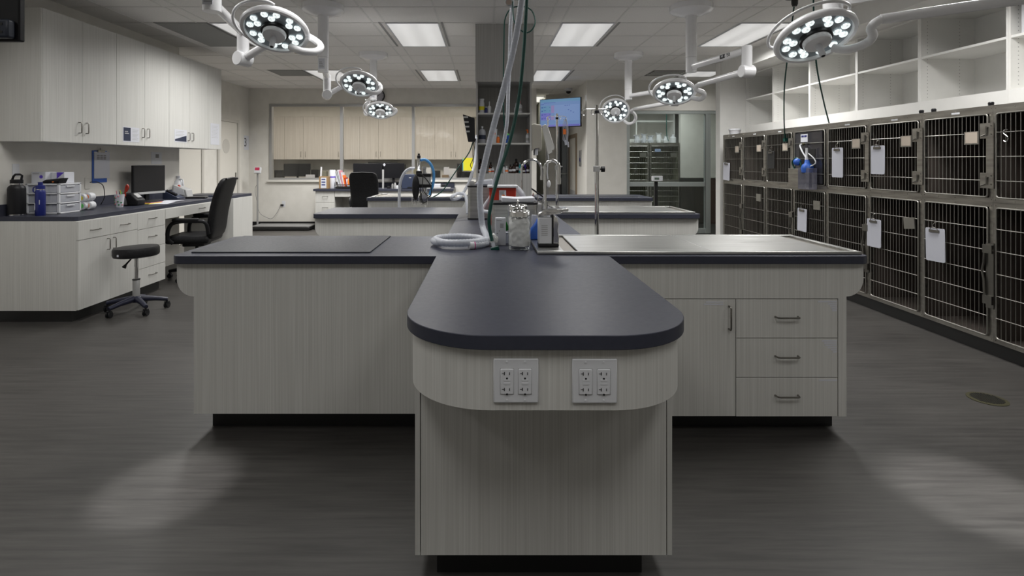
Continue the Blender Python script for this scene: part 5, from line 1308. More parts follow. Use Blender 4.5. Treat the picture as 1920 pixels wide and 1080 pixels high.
def office_chair(loc, rot, label):
    """faces +Y, back at -Y"""
    t = thing('office_chair', (0, 0, 0), label, 'chair', 'black leather office chairs')
    L_ = M['leather']
    s = B()
    s.rings([[(-.23, -.20, .43), (.23, -.20, .43), (.24, .24, .43), (-.24, .24, .43)], [(-.26, -.22, .47), (.26, -.22, .47), (.27, .28, .47), (-.27, .28, .47)], [(-.24, -.20, .53), (.24, -.20, .53), (.24, .26, .52), (-.24, .26, .52)]])
    s.build('seat', L_, t, bevel=.03, seg=4, smooth=60)
    prof = [(.46, -.20, .235, .07), (.56, -.225, .25, .10), (.70, -.235, .255, .10), (.85, -.26, .262, .095), (1.0, -.30, .27, .09), (1.10, -.335, .265, .085), (1.165, -.36, .24, .075), (1.19, -.372, .20, .05)]
    rg = []
    for z, yc, hw, th in prof:
        n = 20; ring = []
        for k in range(n):
            a = 2*PI*k/n; ca, sa = math.cos(a), math.sin(a)
            ex = abs(ca)**.35*(1 if ca > 0 else -1); ey = abs(sa)**.6*(1 if sa > 0 else -1)
            ring.append((hw*ex, yc+th/2*ey, z))
        rg.append(ring)
    bk2 = B().rings(rg).build('backrest', L_, t, smooth=60, sub=1)
    B().tube([(-.20, -.395, 1.175), (0, -.40, 1.185), (.20, -.395, 1.175)], .012, 10).build('head_piping', L_, bk2)
    for s_ in (-1, 1):
        B().tube(spline([(s_*.27, .16, .45), (s_*.30, .20, .50), (s_*.30, .19, .62), (s_*.30, .12, .69), (s_*.30, -.10, .70), (s_*.29, -.20, .68), (s_*.26, -.22, .55)], .03), .022, 10).build('arm_frame', M['black'], t)
        B().box(s_*.30-.032, s_*.30+.032, -.13, .15, .70, .735).build('armrest_pad', L_, t, bevel=.014, seg=3)
    B().box(-.12, .12, -.12, .12, .385, .43).build('tilt_box', M['black'], t, bevel=.01)
    B().lathe([(.032, .12), (.032, .26), (.018, .262), (.018, .40)], n=18).build('gas_cylinder', M['black'], t)
    for k in range(5):
        a = math.radians(90+72*k); ca, sa = math.cos(a), math.sin(a)
        B().tube([(.02*ca, .02*sa, .125), (.16*ca, .16*sa, .105), (.31*ca, .31*sa, .085)], [.032, .024, .018], 10).build('leg', M['black'], t)
        caster(B(), .30*ca, .30*sa).build('caster', M['black'], t)
    t.location = loc; t.rotation_euler.z = rot
    return t
ch = office_chair((-3.45, 6.42, 0), math.radians(98), 'black leather office chair tucked at the left desk, seen from behind')
copy_tree(ch, loc=(-2.21, 10.08, 0), label='black leather office chair with its back to the camera at the far desk', rotz=math.radians(-3))
# ================================================================ FAR DESK under the glazing
YD0, YD1, ZD = 10.83, 11.485, .83
tag(B().box(-3.485, -.66, YD0, YD1, ZD-.045, ZD).build('writing_desk', M['counter'], bevel=.002), 'dark desk top under the glazed wall behind the office chair', 'desk')
tag(B().box(-2.9, -.68, YD1-.012, YD1, ZD+.0005, ZD+.10).build('backsplash', M['counter']), 'dark backsplash of the far desk under the window sill', 'backsplash')
t = thing('base_cabinet', (-3.27, 11.1, 0), 'pale drawer cabinet at the left end of the far desk', 'cabinet')
B().box(-3.45, -3.06, YD0+.05, YD1-.01, .1, ZD-.046).build('body', M['laminate'], t)
B().box(-3.43, -3.08, YD0+.1, YD1-.03, 0, .1).build('toe_kick', M['kick'], t)
for k in range(3):
    z1 = ZD-.05-.225*k
    d = B().box(-3.448, -3.062, YD0+.03, YD0+.05, z1-.22, z1).build('drawer', M['laminate'], t)
    handle_bar(.11, 'x').xf(Matrix.Translation((-3.25, YD0+.03, z1-.10))).build('handle', M['gunmetal'], d)
tag(B().box(-3.055, -1.4, YD0+.03, YD0+.05, ZD-.16, ZD-.046).build('apron_board', M['laminate']), 'pale apron board over the far kneehole', 'board')
t = thing('base_cabinet', (-1.0, 11.1, 0), 'pale cabinet at the right end of the far desk', 'cabinet')
B().box(-1.39, -.68, YD0+.05, YD1-.01, .1, ZD-.046).build('body', M['laminate'], t)
B().box(-1.37, -.70, YD0+.1, YD1-.03, 0, .1).build('toe_kick', M['kick'], t)
def dbox(px0, px1, py0, D, dep, name, m, label, cat, z=ZD, bev=.003, group=None):
    o = B().box(wx(px0, D), wx(px1, D), D, D+dep, z+.0006, wz(py0, D)).build(name, M[m], bevel=bev)
    return tag(o, label, cat, group)
D = 10.95
o = dbox(598, 616, 331, D, .12, 'cardboard_carton', 'cardboard', 'open brown carton with white label on the far desk left end', 'box')
B().box(wx(601.5, D), wx(612, D), D-.002, D+.001, ZD+.01, wz(333, D)).build('label', M['paper'], o)
s = B()
for k in range(3): s.box(wx(603, D), wx(610, D), D-.003, D-.0015, wz(337.5+5*k, D), wz(335.5+5*k, D))
s.build('print', M['navy'], o)
tag(B().tube([(wx(600.5, 11.1), 11.10, ZD+.0), (wx(602.5, 11.1), 11.1, wz(313, 11.1))], .018, 10).build('paper_tube', M['white_plastic']), 'thin white rolled tube standing behind the brown carton', 'tube')
o = tag(B().lathe([(.06, 0), (.062, .005), (.062, .37), (.055, .38)], (wx(623.5, 11.12), 11.12, ZD+.0006), 24).build('paper_roll', M['paper']), 'thick white upright roll with violet band beside the carton', 'roll')
B().lathe([(.063, .22), (.063, .245)], (wx(623.5, 11.12), 11.12, ZD+.0006), 24).build('violet_band', M['purple'], o, label='violet band')
cols = [('paper', -.32), ('lgrey', -.28), ('paper', -.25), ('pink', -.22), ('paper', -.20), ('orange', -.20), ('red', -.17), ('paper', -.14), ('paper', -.10), ('paper', -.05), ('purple', .0)]
nm = {'paper': 'white', 'lgrey': 'grey', 'pink': 'pink', 'orange': 'orange', 'red': 'red', 'purple': 'purple'}
D = 11.1
for k, (m_, tl) in enumerate(cols):
    x = wx(637+2.1*k, D); hh = .27+.10*math.sin(k*.6+.3)
    o = B().box(-.010, .010, 0, .20, 0, hh).xf(Matrix.Translation((x, D, ZD+.02)) @ Matrix.Rotation(tl, 4, 'Y')).build('file_folder', M[m_])
    od = ['leftmost', 'second', 'third', 'fourth', 'fifth', 'sixth', 'seventh', 'eighth', 'ninth', 'tenth', 'rightmost'][k]
    tag(o, '%s file folder, %s in the leaning row on the far desk' % (nm[m_], od), 'folder', 'leaning files on the far desk')
t = thing('letter_tray', (wx(645, 10.9), 10.9, ZD), 'black two level letter tray in front of the leaning files', 'tray')
D = 10.86
x0, x1 = wx(627, D), wx(661, D)
for z in (.012, .07): B().box(x0, x1, D, D+.2, ZD+z, ZD+z+.012).build('tray', M['black'], t)
B().box(x0+.02, x1, D+.005, D+.18, ZD+.0245, ZD+.045).build('papers', M['kick'], t)
w_ = B()
for (a, c) in ((x0, D), (x1-.006, D), (x0, D+.194), (x1-.006, D+.194)): w_.box(a, a+.006, c, c+.006, ZD+.0006, ZD+.13)
w_.build('wire_post', M['black'], t)
tag(B().lathe([(.035, 0), (.04, .05), (.03, .10), (.01, .13)], (wx(655, 10.93), 10.93, ZD+.084), 12).build('orange_bag', M['orange']), 'small orange bundle on the letter tray', 'bundle')
def mon2(px0, px1, py0, py1, D, zb_, label, m='backlit'):
    w2 = wx(px1, D)-wx(px0, D); h2 = wz(py0, D)-wz(py1, D)
    return monitor(((wx(px0, D)+wx(px1, D))/2, D, zb_+.0006), 0, w2, h2, wz((py0+py1)/2, D)-zb_, label, m=m, chin=False)
mon2(662, 716, 306.5, 336, 11.18, ZD, 'wide black monitor on the far desk behind the chair')
mon2(716.5, 758, 306, 334, 11.25, ZD, 'dark monitor with small white emblem on the far desk')
D = 11.25
cx_, cz_ = wx(720.5, D), wz(308.8, D)
t2 = [o for o in bpy.data.objects if o.get('label') == 'dark monitor with small white emblem on the far desk'][0]
B().prism([(cx_+a*.026, cz_+b*.03) for a, b in ((-.4, -1), (.4, -1), (.4, -.4), (1, -.4), (1, .4), (.4, .4), (.4, 1), (-.4, 1), (-.4, .4), (-1, .4), (-1, -.4), (-.4, -.4))], D-.003, D-.0015, 'y').build('emblem', M['paper'], t2)
o = dbox(753, 777, 327, 10.9, .3, 'printer', 'printer', 'dark blue grey laser printer on the far desk', 'printer', bev=.01)
B().box(wx(767, 10.9), wx(771, 10.9), 10.897, 10.9, wz(334, 10.9), wz(332.3, 10.9)).build('nameplate', M['lgrey'], o)
B().box(wx(764, 10.9), wx(776, 10.9), 10.897, 10.9, wz(353, 10.9), wz(350.5, 10.9)).build('paper_slot', M['black'], o)
dbox(716.5, 719.5, 318, 11.0, .05, 'speaker_post', 'lgrey', 'slim light grey stand between chair and dark monitor', 'stand')
dbox(726, 731, 349, 10.92, .06, 'mouse', 'black', 'black mouse on the far desk right of the chair', 'mouse')
for k, (px, hh, m_) in enumerate(((736, .10, 'grey'), (741, .12, 'lgrey'), (745, .07, 'white_plastic'), (749, .09, 'black'))):
    tag(B().lathe([(.02, 0), (.024, hh*.6), (.014, hh)], (wx(px, 10.95), 10.95, ZD+.0006), 12).build('desk_gadget', M[m_]), ['grey tape holder left of the dark blue printer', 'light grey figurine next to the printer', 'small white piece in front of the printer side', 'small black holder touching the printer side'][k], 'desk item')
dbox(813, 826, 345, 11.1, .15, 'paper_box', 'paper', 'small white box on the far desk right part', 'box')
o = dbox(828, 836, 346.5, 11.1, .1, 'camera_case', 'black', 'small black case with silver mark on the far desk', 'case')
tag(B().box(wx(800, 10.95), wx(845, 10.95), 10.9, 11.0, ZD+.0006, ZD+.03).build('keyboard', M['lgrey'], bevel=.004), 'light grey keyboard on the right of the far desk', 'keyboard')

# ---------------------------------------------------------------- room behind the glass
YR = 14.5
z0, z1 = wz(299, YR), wz(219, YR)
bx_ = [wx(533.5+35.2*k, YR) for k in range(-2, 12)]
k = 0
for i in range(0, 12, 2):
    a, b_, c = bx_[i+1-1], bx_[i+1], bx_[i+2] if i+2 < len(bx_) else None
    if c is None or c > .8: break
    t = thing('wall_cabinet', ((a+c)/2, YR+.17, z0), 'warmly lit pale wall cabinet behind the glass, %s from the left' % ['first', 'second', 'third', 'fourth', 'fifth', 'sixth'][i//2], 'cabinet', 'wall cabinets in the room behind the glass')
    B().box(a, c, YR+.02, 14.87, z0, z1).build('body', M['laminate_warmlit'], t)
    for p, q, hxp in ((a, b_, b_-.06), (b_, c, b_+.06)):
        d = B().box(p+.003, q-.003, YR, YR+.018, z0, z1).build('door', M['laminate_warmlit'], t)
        handle_bar(.13).xf(Matrix.Translation((hxp, YR, z0+.14))).build('handle', M['gunmetal'], d)
zb_ = .93
struct(B().box(-6.49, .94, YR+.002, 14.87, z1+.002, H-.001).build('trim_4', W))
struct(B().box(-6.49, .94, 14.18, 14.87, zb_-.04, zb_).build('trim_2', M['counter']))
struct(B().box(-6.49, .94, 14.2, 14.87, 0, zb_-.041).build('trim_3', M['laminate_warmlit']))
mon2(532, 582, 307, 331, 13.95+.35, zb_, 'large black monitor in the room behind the glass, leftmost')
D = 14.3
def rbox(px0, px1, py0, name, m, label, cat, dep=.15, D=14.35, bev=.004): return dbox(px0, px1, py0, D, dep, name, m, label, cat, z=zb_, bev=bev)
rbox(514, 530, 319, 'equipment_case', 'kick', 'dark low case at the left edge behind the glass', 'case')
rbox(573, 590, 327.5, 'white_box', 'paper', 'low white box behind the glass next to the monitor', 'box', D=14.21, dep=.03)
rbox(583, 597, 318, 'equipment_case', 'kick', 'dark bulky gear behind the glass right of the white box', 'case', D=14.36)
rbox(601, 612, 321, 'equipment_case', 'olive', 'dark olive gear behind the glass above the carton', 'case')
rbox(690, 745, 303.5, 'equipment_rack', 'kick', 'wide black equipment behind the glass above the far desk monitors', 'equipment', D=14.4)
rbox(746, 760, 308, 'equipment_case', 'kick', 'tall dark case behind the glass left of the mullion', 'case')
rbox(792, 808, 314, 'white_box', 'white_plastic', 'white device behind the glass near the blue hose', 'device')
rbox(810, 825, 320, 'equipment_case', 'kick', 'black box behind the glass right of the blue hose', 'case')
rbox(832, 842, 313.5, 'paper_towel_roll', 'paper', 'upright white roll behind the glass', 'roll')
rbox(829, 841, 328, 'peach_box', 'brownframe', 'low peach coloured stack behind the glass', 'box', D=14.25, dep=.08)
rbox(842, 855, 316, 'white_box', 'white_plastic', 'white bin behind the glass left of the yellow card', 'box')
rbox(857, 866, 307, 'equipment_case', 'kick', 'dark machine behind the glass near the yellow card', 'case', D=14.6)
rbox(858, 886, 322, 'printer', 'black', 'black printer behind the glass at right, under the yellow card', 'printer', D=14.2, dep=.2)
o = tag(B().box(wx(868, 11.4), wx(886, 11.4), 11.523, 11.529, wz(320, 11.52), wz(296, 11.52)).build('yellow_card', M['yellow']), 'bright yellow card on the glass beside the tower', 'card')
B().box(wx(867, 11.4), wx(868.2, 11.4), 11.522, 11.529, wz(320, 11.52), wz(296, 11.43)).build('teal_edge', M['teal'], o)

# monitor on arm at the tower left side, seen from its edge
D = 5.9
t = thing('arm_monitor', (wx(880, D), D, 1.6), 'dark monitor on an arm at the tower left side, seen nearly edge on', 'monitor')
B().prism([(wx(868, D), wz(215, D)), (wx(890, D), wz(222, D)), (wx(891, D), wz(266, D)), (wx(878, D), wz(266, D))], D-.05, D+.05, 'y').build('casing', M['black'], t, bevel=.004)
s = B()
for k in range(4): s.box(wx(869.5+1.2*k, D), wx(878+1*k, D), D-.054, D-.050, wz(222+8.8*k, D), wz(219+8.8*k, D))
s.build('vent_strip', M['lgrey'], t)
B().tube([(wx(889, D), D, 1.62), (-.14, 6.14, 1.62)], .02, 10).build('arm', M['black'], t)
B().tube(spline([(wx(888, D), D, wz(266, D)), (wx(890, D), D, wz(285, D)), (wx(886, D), D, wz(300, D)), (wx(882, D), D, wz(310, D)), (wx(886, D), D, wz(318, D))]), .004, 6).build('cable', M['cable'], t)

# ================================================================ ANESTHESIA MACHINE behind the second left arm
D = 6.2
t = thing('anesthesia_machine', (wx(785, D), D, 0), 'anesthesia machine on a stand with black bellows and blue hose', 'machine')
xm = wx(797, D)
ms = lambda px, py, d=0: at(px, py, D+d)
B().cyl((xm, D+.06, .06), (xm, D+.06, 1.25), .018).build('pole', M['chrome'], t)
for k in range(5):
    a = math.radians(20+72*k); B().tube([(xm, D+.06, .09), (xm+.26*math.cos(a), D+.06+.26*math.sin(a), .07)], .014, 8).build('leg', M['alu'], t)
cs = B()
for k in range(5):
    a = math.radians(20+72*k); caster(cs, xm+.26*math.cos(a), D+.06+.26*math.sin(a))
cs.build('casters', M['black'], t)
p, q = ms(784, 346), ms(806, 331)
B().box(p.x, q.x, D-.03, D+.12, p.z, q.z).build('canister_housing', M['lgrey'], t, bevel=.008)
B().box(p.x-.01, q.x+.015, D-.04, D+.13, q.z, q.z+.035).build('upper_plate', M['black'], t, bevel=.003)
B().box(p.x, q.x+.02, D-.035, D+.125, p.z-.035, p.z).build('lower_plate', M['black'], t, bevel=.003)
c = ms(785.3, 314)
B().lathe([(.030, 0), (.030, .03), (.018, .05), (.016, .12), (.022, .125), (.022, .165)], (c.x, D, c.z-.06), 18).build('valve_stem', M['chrome'], t)
B().lathe([(.020, 0), (.020, .03), (.012, .035), (.012, .055)], (c.x, D, c.z+.105), 16).build('valve_cap', M['black'], t)
B().lathe([(.035, 0), (.036, .04), (.02, .055)], (c.x, D, c.z-.085), 18).build('black_dome', M['black'], t)
g_ = ms(780.5, 322)
B().tube([g_+Vector((0, -.02, 0)), g_+Vector((0, .02, 0))], .033, 20).build('gauge', mat('gauge_cream', (.55, .50, .32), .4), t)
gz = ms(795, 316)
B().lathe([(.02, 0), (.02, .05), (.026, .055), (.026, .08)], (gz.x, D+.02, gz.z-.06), 14).build('flow_valve', M['alu'], t)
bl = ms(781, 351)
B().ball((bl.x, D-.07, bl.z), .10, .42, .42, 1.45, 14).build('breathing_bag', M['leather'], t)
hb = [ms(789, 300), ms(797, 299.5), ms(806, 306), ms(812, 318), ms(813.5, 330), ms(812, 345), ms(808, 358), ms(805, 366)]
bh_ = corrugated(hb, .016, .06).build('blue_hose', M['hose_blue'], t, label='light blue breathing hose')
wh = [ms(778, 316), ms(768, 316.5), ms(759, 323), ms(752, 337), ms(749, 355), ms(748.5, 380), ms(748.5, 420), ms(750, 460)]
corrugated(wh, .0165, .06).build('white_hose', M['hose'], t, label='white hose arching to the left')
cb_ = B()
cb_.tube(spline([ms(790, 326, -.05), ms(800, 337, -.06), ms(808, 350, -.05), ms(808, 366, -.05), ms(800, 372, -.04)]), .006, 8)
cb_.tube(spline([ms(793, 330, -.07), ms(792, 350, -.08), ms(798, 364, -.07), ms(806, 368, -.05)]), .005, 8)
cb_.tube(spline([ms(789, 352, -.05), ms(788, 372, -.05), ms(793, 381, -.05), ms(799, 378, -.05)]), .006, 8)
cb_.build('black_tubing', M['cable'], t)
for px, py in ((774, 376), (779, 378), (787, 374), (793, 362), (799, 368)):
    c = ms(px, py, .02); B().tube([c+Vector((0, 0, -.04)), c+Vector((0, 0, .045))], .013, 12).build('chrome_fitting', M['chrome'], t)
cz0, cz1 = ms(798, 384), ms(790, 362)
B().box(xm-.05, xm+.03, D+.0, D+.04, cz0.z, cz1.z).build('bracket', M['chrome'], t, bevel=.004)
tag(B().tube(spline([at(888, 262, 6.05), at(880, 285, 6.1), at(864, 308, 6.1), at(846, 334, 6.12), at(832, 355, 6.15), at(822, 364, 6.17), at(811, 370, 6.18)]), .0065, 8).build('gas_hose', M['green']), 'thin green hose slanting from tower to the anesthesia machine', 'hose')

# ================================================================ IV POLES, TV, SCALES
def iv_pole(px, D, ytop, r, label, hooks, knob_y):
    x = wx(px, D); zt_ = wz(ytop, D)
    t = thing('iv_pole', (x, D, 0), label, 'stand', 'chrome IV poles')
    kz = wz(knob_y, D)
    B().cyl((x, D, .07), (x, D, kz), r*1.25, n=20).build('lower_tube', M['chrome'], t)
    B().cyl((x, D, kz), (x, D, zt_), r, n=20).build('upper_tube', M['chrome'], t)
    B().tube([(x-r*1.7, D, kz), (x-r*1.7, D, kz+.04)], r*.4, 8).box(x-r*1.8, x+r*1.6, D-r*1.5, D+r*1.5, kz, kz+.045).build('clamp', M['alu'], t, bevel=.002)
    B().tube([(x+r*1.5, D, kz+.02), (x+r*3.2, D, kz+.02)], .006, 8).tube([(x+r*2.6, D, kz+.02), (x+r*4.6, D, kz+.02)], r*1.7, 12).build('knob', M['black'], t)
    zc_ = zt_-.035
    B().tube([(x, D, zc_-.03), (x, D, zc_-.008)], r*1.35, 14).build('black_collar', M['black'], t)
    hk = B()
    for dx, big in hooks:
        s_ = 1 if dx > 0 else -1
        hk.tube([(x, D, zc_+.006), (x+dx*.8, D, zc_+.006)], .0035, 8)
        hk.tube([(x+dx*.8, D, zc_+.006)]+[(x+dx+s_*big*math.sin(math.radians(a))*.8, D, zc_-big+big*math.cos(math.radians(a))) for a in range(0, 271, 30)], .0032, 8)
    hk.build('hooks', M['chrome'], t)
    for k in range(5):
        a = math.radians(54+72*k); B().tube([(x, D, .10), (x+.26*math.cos(a), D+.26*math.sin(a), .065)], .013, 8).build('leg', M['alu'], t)
        caster(B(), x+.26*math.cos(a), D+.26*math.sin(a)).build('caster', M['black'], t)
    return t, x, zt_
iv_pole(1119, 4.15, 197, .013, 'chrome IV pole in front, left of the facing exam lamp', [(-.10, .022), (.09, .020), (-.03, .018), (.035, .018)], 322)
t, x, zt_ = iv_pole(1044.5, 6.15, 213, .013, 'chrome IV pole with cloth and tubing before the wall screen', [(-.10, .022), (.09, .020), (.03, .018)], 318)
# cloth-like pressure bag and tubing hung on it
D = 6.1
t = thing('pressure_bag', at(1028, 265, D), 'white pressure infusion bag with bulb hanging from the IV pole', 'bag')
B().tube([at(1027, 219, D), at(1027.5, 236, D)], .008, 8).build('strap', M['white_plastic'], t)
B().prism([(p.x, p.z) for p in (at(1016, 236, D), at(1022, 233, D), at(1027, 236, D), at(1032, 252, D), at(1040, 277, D), at(1038, 281, D), at(1035, 282, D), at(1036, 286, D), at(1028, 290, D), at(1026, 285, D), at(1021, 262, D))], D-.012, D+.012, 'y').build('bag', mat('bag_cloth', (.60, .60, .58), .7), t, bevel=.006)
B().tube(spline([at(1027.5, 288, D), at(1028.5, 298, D), at(1027, 309, D), at(1026, 325, D), at(1027.5, 336, D)]), .006, 8).build('tube', M['white_plastic'], t)
b_ = at(1029, 345, D); B().ball(b_, .024, .9, .9, 1.7).build('squeeze_bulb', M['white_plastic'], t)
t = thing('drip_line', at(1060, 250, D), 'clear drip line with orange tag hanging from the IV pole', 'tubing')
c0 = at(1058.5, 247, D)
B().box(c0.x-.016, c0.x+.016, D-.006, D+.006, wz(252, D), wz(242, D)).build('orange_tag', M['orange'], t, label='orange tag')
tb = B()
for dx in (-3, 0, 3, 5): tb.tube(spline([at(1061, 222, D), at(1059+dx, 232, D), at(1060+dx, 250, D), at(1059+dx, 262, D), at(1063+dx*.5, 270+dx, D)]), .004, 6)
tb.build('clear_tubing', M['frost'], t)
B().tube([at(1060, 263, D), at(1061, 272, D)], .012, 10).tube([at(1065, 266, D), at(1066, 276, D)], .008, 8).build('drip_chamber', M['frost'], t)

# wall screen
pR, pL = Vector((wx(1089, 10.3), 10.3)), Vector((wx(1012, 10.75), 10.75))
u = (pR-pL); Wt = u.length; ang = math.atan2(u.y, u.x); cxy = (pR+pL)/2
zc_ = (wz(181.5, 10.3)+wz(237, 10.3))/2; Ht = wz(181.5, 10.3)-wz(237, 10.3)
t = thing('wall_screen', (0, 0, 0), 'wide flat screen with blue software window on a wall arm', 'screen')
B().box(-Wt/2, Wt/2, 0, .05, -Ht/2, Ht/2).build('bezel', M['black'], t, bevel=.004)
sc_ = B().box(-Wt/2+.012, Wt/2-.012, -.001, .002, -Ht/2+.016, Ht/2-.012).build('display', M['tv1'], t)
def tvb(u0, u1, v0, v1, m, name='window_area', lift=0.0):
    B().box(-Wt/2+.012+(Wt-.024)*u0, -Wt/2+.012+(Wt-.024)*u1, -.0018-lift, -.0008, Ht/2-.012-(Ht-.028)*v1, Ht/2-.012-(Ht-.028)*v0).build(name, M[m], sc_)
tvb(0, 1, 0, .10, 'tv2'); tvb(.02, .27, .23, .48, 'tv2'); tvb(.02, .27, .50, .76, 'tv3'); tvb(.28, .36, .23, .50, 'tv4'); tvb(.28, .36, .62, .76, 'tv4'); tvb(.36, .98, .22, .80, 'tv6'); tvb(0, 1, .93, 1, 'tv3')
s = B()
def ink(u0, u1, v0, v1): s.box(-Wt/2+.012+(Wt-.024)*u0, -Wt/2+.012+(Wt-.024)*u1, -.0026, -.0017, Ht/2-.012-(Ht-.028)*v1, Ht/2-.012-(Ht-.028)*v0)
for v in (.27, .40, .54, .68): ink(.035, .065, v, v+.045); ink(.09, .15, v, v+.015); ink(.24, .255, v+.01, v+.03)
for k in range(10): ink(.10+.03*k, .12+.03*k, .12, .135)
for k in range(4): ink(.02+.02*k, .035+.02*k, .17, .19)
for k in range(3): ink(.62+.05*k, .65+.05*k, .24, .255); ink(.7+.06*k, .73+.06*k, .40+.05*k, .42+.05*k)
for k in range(12): ink(.66+.027*k, .675+.027*k, .95, .97)
s.build('print', M['tv5'], sc_)
B().box(-.12, .12, .05, .09, -.10, .10).tube([(0, .09, 0), (.15, .25, 0)], .02, 10).build('arm', M['black'], t)
t.location = (cxy.x, cxy.y, zc_); t.rotation_euler.z = ang
tag(B().box(1.925-.006, 1.9295, 10.40, 10.46, wz(189, 10.4), wz(178, 10.4)).build('motion_sensor', M['white_plastic'], bevel=.003), 'small white sensor on the corner right of the wall screen', 'sensor')
ysw = 1.93*F/(1088.5-CX)
t = thing('wall_panel', (1.93, ysw, 1.4), 'narrow grey wall panel with blue label beside the corridor opening', 'panel')
B().box(1.916, 1.9295, ysw-.12, ysw+.12, wz(312, ysw), wz(282, ysw)).build('plate', M['alu'], t, bevel=.003)
B().box(1.913, 1.917, ysw-.05, ysw+.05, wz(303, ysw), wz(296, ysw)).build('label', M['navy'], t)
# far left floor scale
D = 10.95; x = wx(477, D)
t = thing('floor_scale', (x, D, 0), 'black floor scale platform with slim post and red display head', 'scale')
x0, x1 = wx(474, D), wx(586, D)
B().box(x0, x1, 10.75, 11.35, .012, .075).build('platform', M['kick'], t, bevel=.01)
B().box(x0+.02, x1-.02, 10.8, 11.3, .075, .082).build('top_mat', M['grey'], t)
B().cyl((x, 11.1, .082), (x, 11.1, wz(324, D)), .018).build('post', M['alu'], t)
hc = at(477.5, 319, D-.05)
hd_ = B().box(-.065, .065, -.03, .03, -.07, .055).xf(Matrix.Translation((hc.x, 11.05, hc.z)) @ Matrix.Rotation(-.25, 4, 'X')).build('display_head', M['white_plastic'], t, bevel=.006)
B().box(-.045, .045, -.034, -.028, -.01, .045).xf(Matrix.Translation((hc.x, 11.05, hc.z)) @ Matrix.Rotation(-.25, 4, 'X')).build('display', M['display'], hd_)
xo = wx(532, YB)
o = tag(B().box(xo-.035, xo+.035, YB-.006, YB-.0004, wz(388, YB), wz(377, YB)).build('wall_outlet', M['white_plastic']), 'low wall outlet with black plug under the glazed wall', 'outlet')
B().box(xo-.06, xo+.0, YB-.03, YB-.006, wz(386, YB), wz(383, YB)).build('plug', M['black'], o)
cd = [(xo-.06, YB-.02, wz(384.5, YB))]+[tuple(at(px, py, 11.4)) for px, py in ((524, 390), (517, 402), (509, 410), (498, 407), (487, 399), (482, 380), (478.5, 355))]+[(x, 11.09, wz(345, 11.0))]
tag(B().tube(spline(cd), .004, 6).build('cord', M['grey']), 'thin grey cord from the low outlet to the floor scale', 'cord')
# scale with display post in front of the glass on the right
D = 9.3; x = wx(1234, D)
t = thing('pedestal_scale', (x, D, 0), 'dark post scale with white display box before the glass partition', 'scale')
B().box(x-.3, x+.3, D-.25, D+.25, 0.01, .07).build('platform', M['grey'], t, bevel=.01)
B().box(x-.028, x+.028, D+.10, D+.15, .07, wz(341, D)).build('post', M['kick'], t, bevel=.004)
hd_ = B().box(wx(1225.5, D), wx(1243.5, D), D+.02, D+.13, wz(339.5, D), wz(330, D)).build('display_box', M['white_plastic'], t, bevel=.005)
B().box(wx(1228, D), wx(1236.5, D), D+.017, D+.02, wz(337, D), wz(333, D)).build('display', M['lcd'], hd_)
# ================================================================ ISOLATION ROOM
XI = 12.0
protoU = None
for i, (x0, x1) in enumerate(((2.86, 3.62), (3.64, 4.30))):
    for j, (z0, z1) in enumerate(((.93, 1.80), (.08, .925))):
        t = thing('animal_cage', ((x0+x1)/2, XI, z0), '%s %s barred cage behind the glass partition' % (['upper', 'lower'][j], ['left', 'right'][i]), 'cage', 'cages behind the glass partition')
        f = B().box(x0, x0+.03, XI, XI+.02, z0, z1).box(x1-.03, x1, XI, XI+.02, z0, z1).box(x0+.03, x1-.03, XI, XI+.02, z0, z0+.04).box(x0+.03, x1-.03, XI, XI+.02, z1-.07, z1)
        f.build('cage_frame', M['cage'], t)
        B().box(x0+.002, x0+.01, XI+.02, XI+.65, z0, z1).box(x1-.01, x1-.002, XI+.02, XI+.65, z0, z1).box(x0+.01, x1-.01, XI+.64, XI+.65, z0, z1).box(x0+.01, x1-.01, XI+.02, XI+.64, z0, z0+.01).box(x0+.01, x1-.01, XI+.02, XI+.64, z1-.01, z1).build('cage_box', mat('cage_inside_olive', (.30, .30, .22), .6), t)
        d = B(); a, b_, c, e_ = x0+.035, x1-.035, z0+.045, z1-.075
        for k in range(17): d.cyl((a+(b_-a)*k/16, XI-.01, c), (a+(b_-a)*k/16, XI-.01, e_), .0035, n=6)
        for k in range(7): d.cyl((a, XI-.014, c+(e_-c)*k/6), (b_, XI-.014, c+(e_-c)*k/6), .0045, n=6)
        d = d.build('door', M['bar'], t)
        if j == 0: B().box(b_-.17, b_-.03, XI-.022, XI-.014, e_-.25, e_-.15).build('card_holder', M['bar'], d)
        if j == 0 and i: B().box(a+.07, a+.20, XI-.022, XI-.014, e_-.13, e_-.06).build('blue_note', mat('pale_blue', (.22, .28, .42), .6), d)
tag(B().box(3.01, 3.08, XI-.06, XI-.03, wz(331, XI), wz(310, XI)).build('blue_pouch', M['blue'], bevel=.008), 'blue pouch hanging on the left cage behind the glass', 'pouch')
struct(B().box(4.32, 5.9, XI-.02, XI+.1, 1.02, H).build('wall_isolation_panel', W))
tag(B().box(4.32, 4.97, XI-.02, XI+.08, 0, .93).build('kennel_gate', M['dkwood']), 'dark low gate beside the cages behind the glass', 'gate')
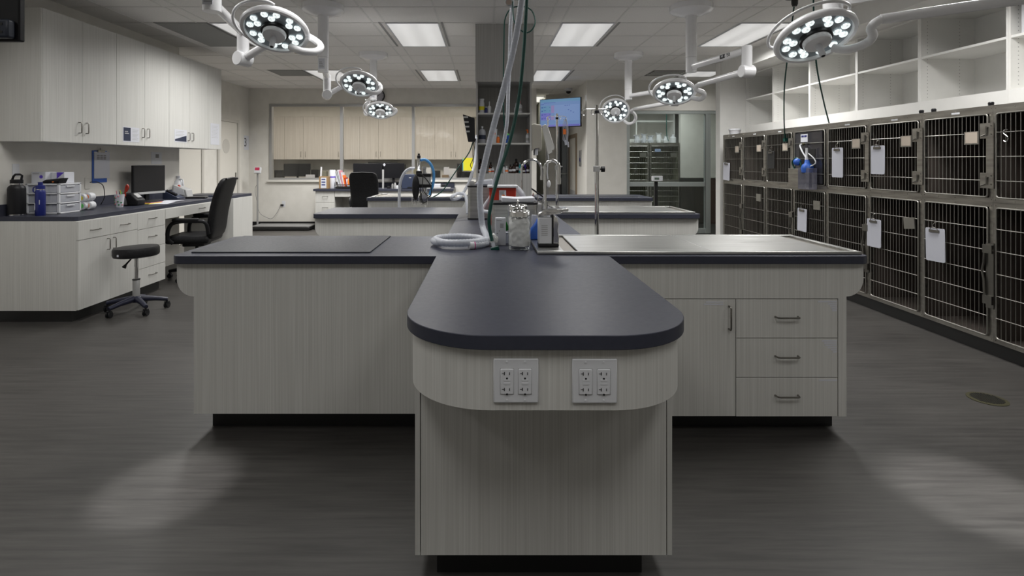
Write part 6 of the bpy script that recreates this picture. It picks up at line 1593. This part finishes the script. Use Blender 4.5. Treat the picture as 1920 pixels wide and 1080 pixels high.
tag(B().box(4.98, 5.9, XI-.02, XI+.08, .0, 1.0).build('kennel_gate', mat('red_brown_board', (.045, .016, .010), .5)), 'dark red brown board behind the door glass', 'board')
t = thing('wall_shelf', (3.9, 12.5, 1.85), 'white wall shelf above the cages behind the glass', 'shelf')
x0, x1 = wx(1192, 12.4), wx(1263, 12.4)
B().box(x0, x0+.03, 12.4, 12.89, 1.9, H-.01).build('side_panel', M['white_wall'], t)
B().box(x1, x1+.03, 12.4, 12.89, 1.9, H-.01).build('side_panel', M['white_wall'], t)
B().box(x0+.03, x1, 12.4, 12.89, wz(226, 12.4)-.03, wz(226, 12.4)).build('shelf', M['white_wall'], t)
B().box(x0-.3, x1+.03, 12.4, 12.89, 1.805, 1.9).build('fascia', M['white_wall'], t)
for k, (px, hh, m_, lab) in enumerate(((1194, .17, 'frost', 'bluish clear bag on the cages behind glass, leftmost'), (1207, .20, 'frost', 'clear bag with straps, second on the cages behind glass'), (1220, .15, 'frost', 'pale blue clear bag in the middle on the cages'), (1235, .22, 'white_plastic', 'white plastic bag on the cages behind glass'), (1249, .18, 'white_plastic', 'white crumpled bag right of the larger bag'))):
    x = wx(px, 12.2); rnd = random.Random(k)
    rg = []
    for q, (z, r_) in enumerate(((0, .055), (.06, .065), (hh*.6, .055), (hh*.85, .05), (hh, .07))):
        rg.append([(x+r_*(1+.25*rnd.uniform(-1, 1))*math.cos(2*PI*j/10), 12.2+r_*.9*math.sin(2*PI*j/10), 1.801+z+(.02*rnd.uniform(-1, 1) if q == 4 else 0)) for j in range(10)])
    tag(B().rings(rg).build('plastic_bag', M[m_], smooth=20), lab, 'bag', 'bags on the cages behind the glass')
x = wx(1262, 12.2)
tag(B().lathe([(.07, 0), (.07, .12), (.03, .15), (.03, .19)], (x, 12.2, 1.801), 14).build('jug', M['white_plastic']), 'white jug at the right end on the cages behind glass', 'jug')
tag(B().tube(spline([at(1249, 150, 12.05), at(1249.5, 200, 12.0), at(1250, 250, 11.95), at(1253, 264, 11.9)]), .010, 8).build('gas_hose', M['green']), 'green hose hanging from ceiling behind the glass partition', 'hose')
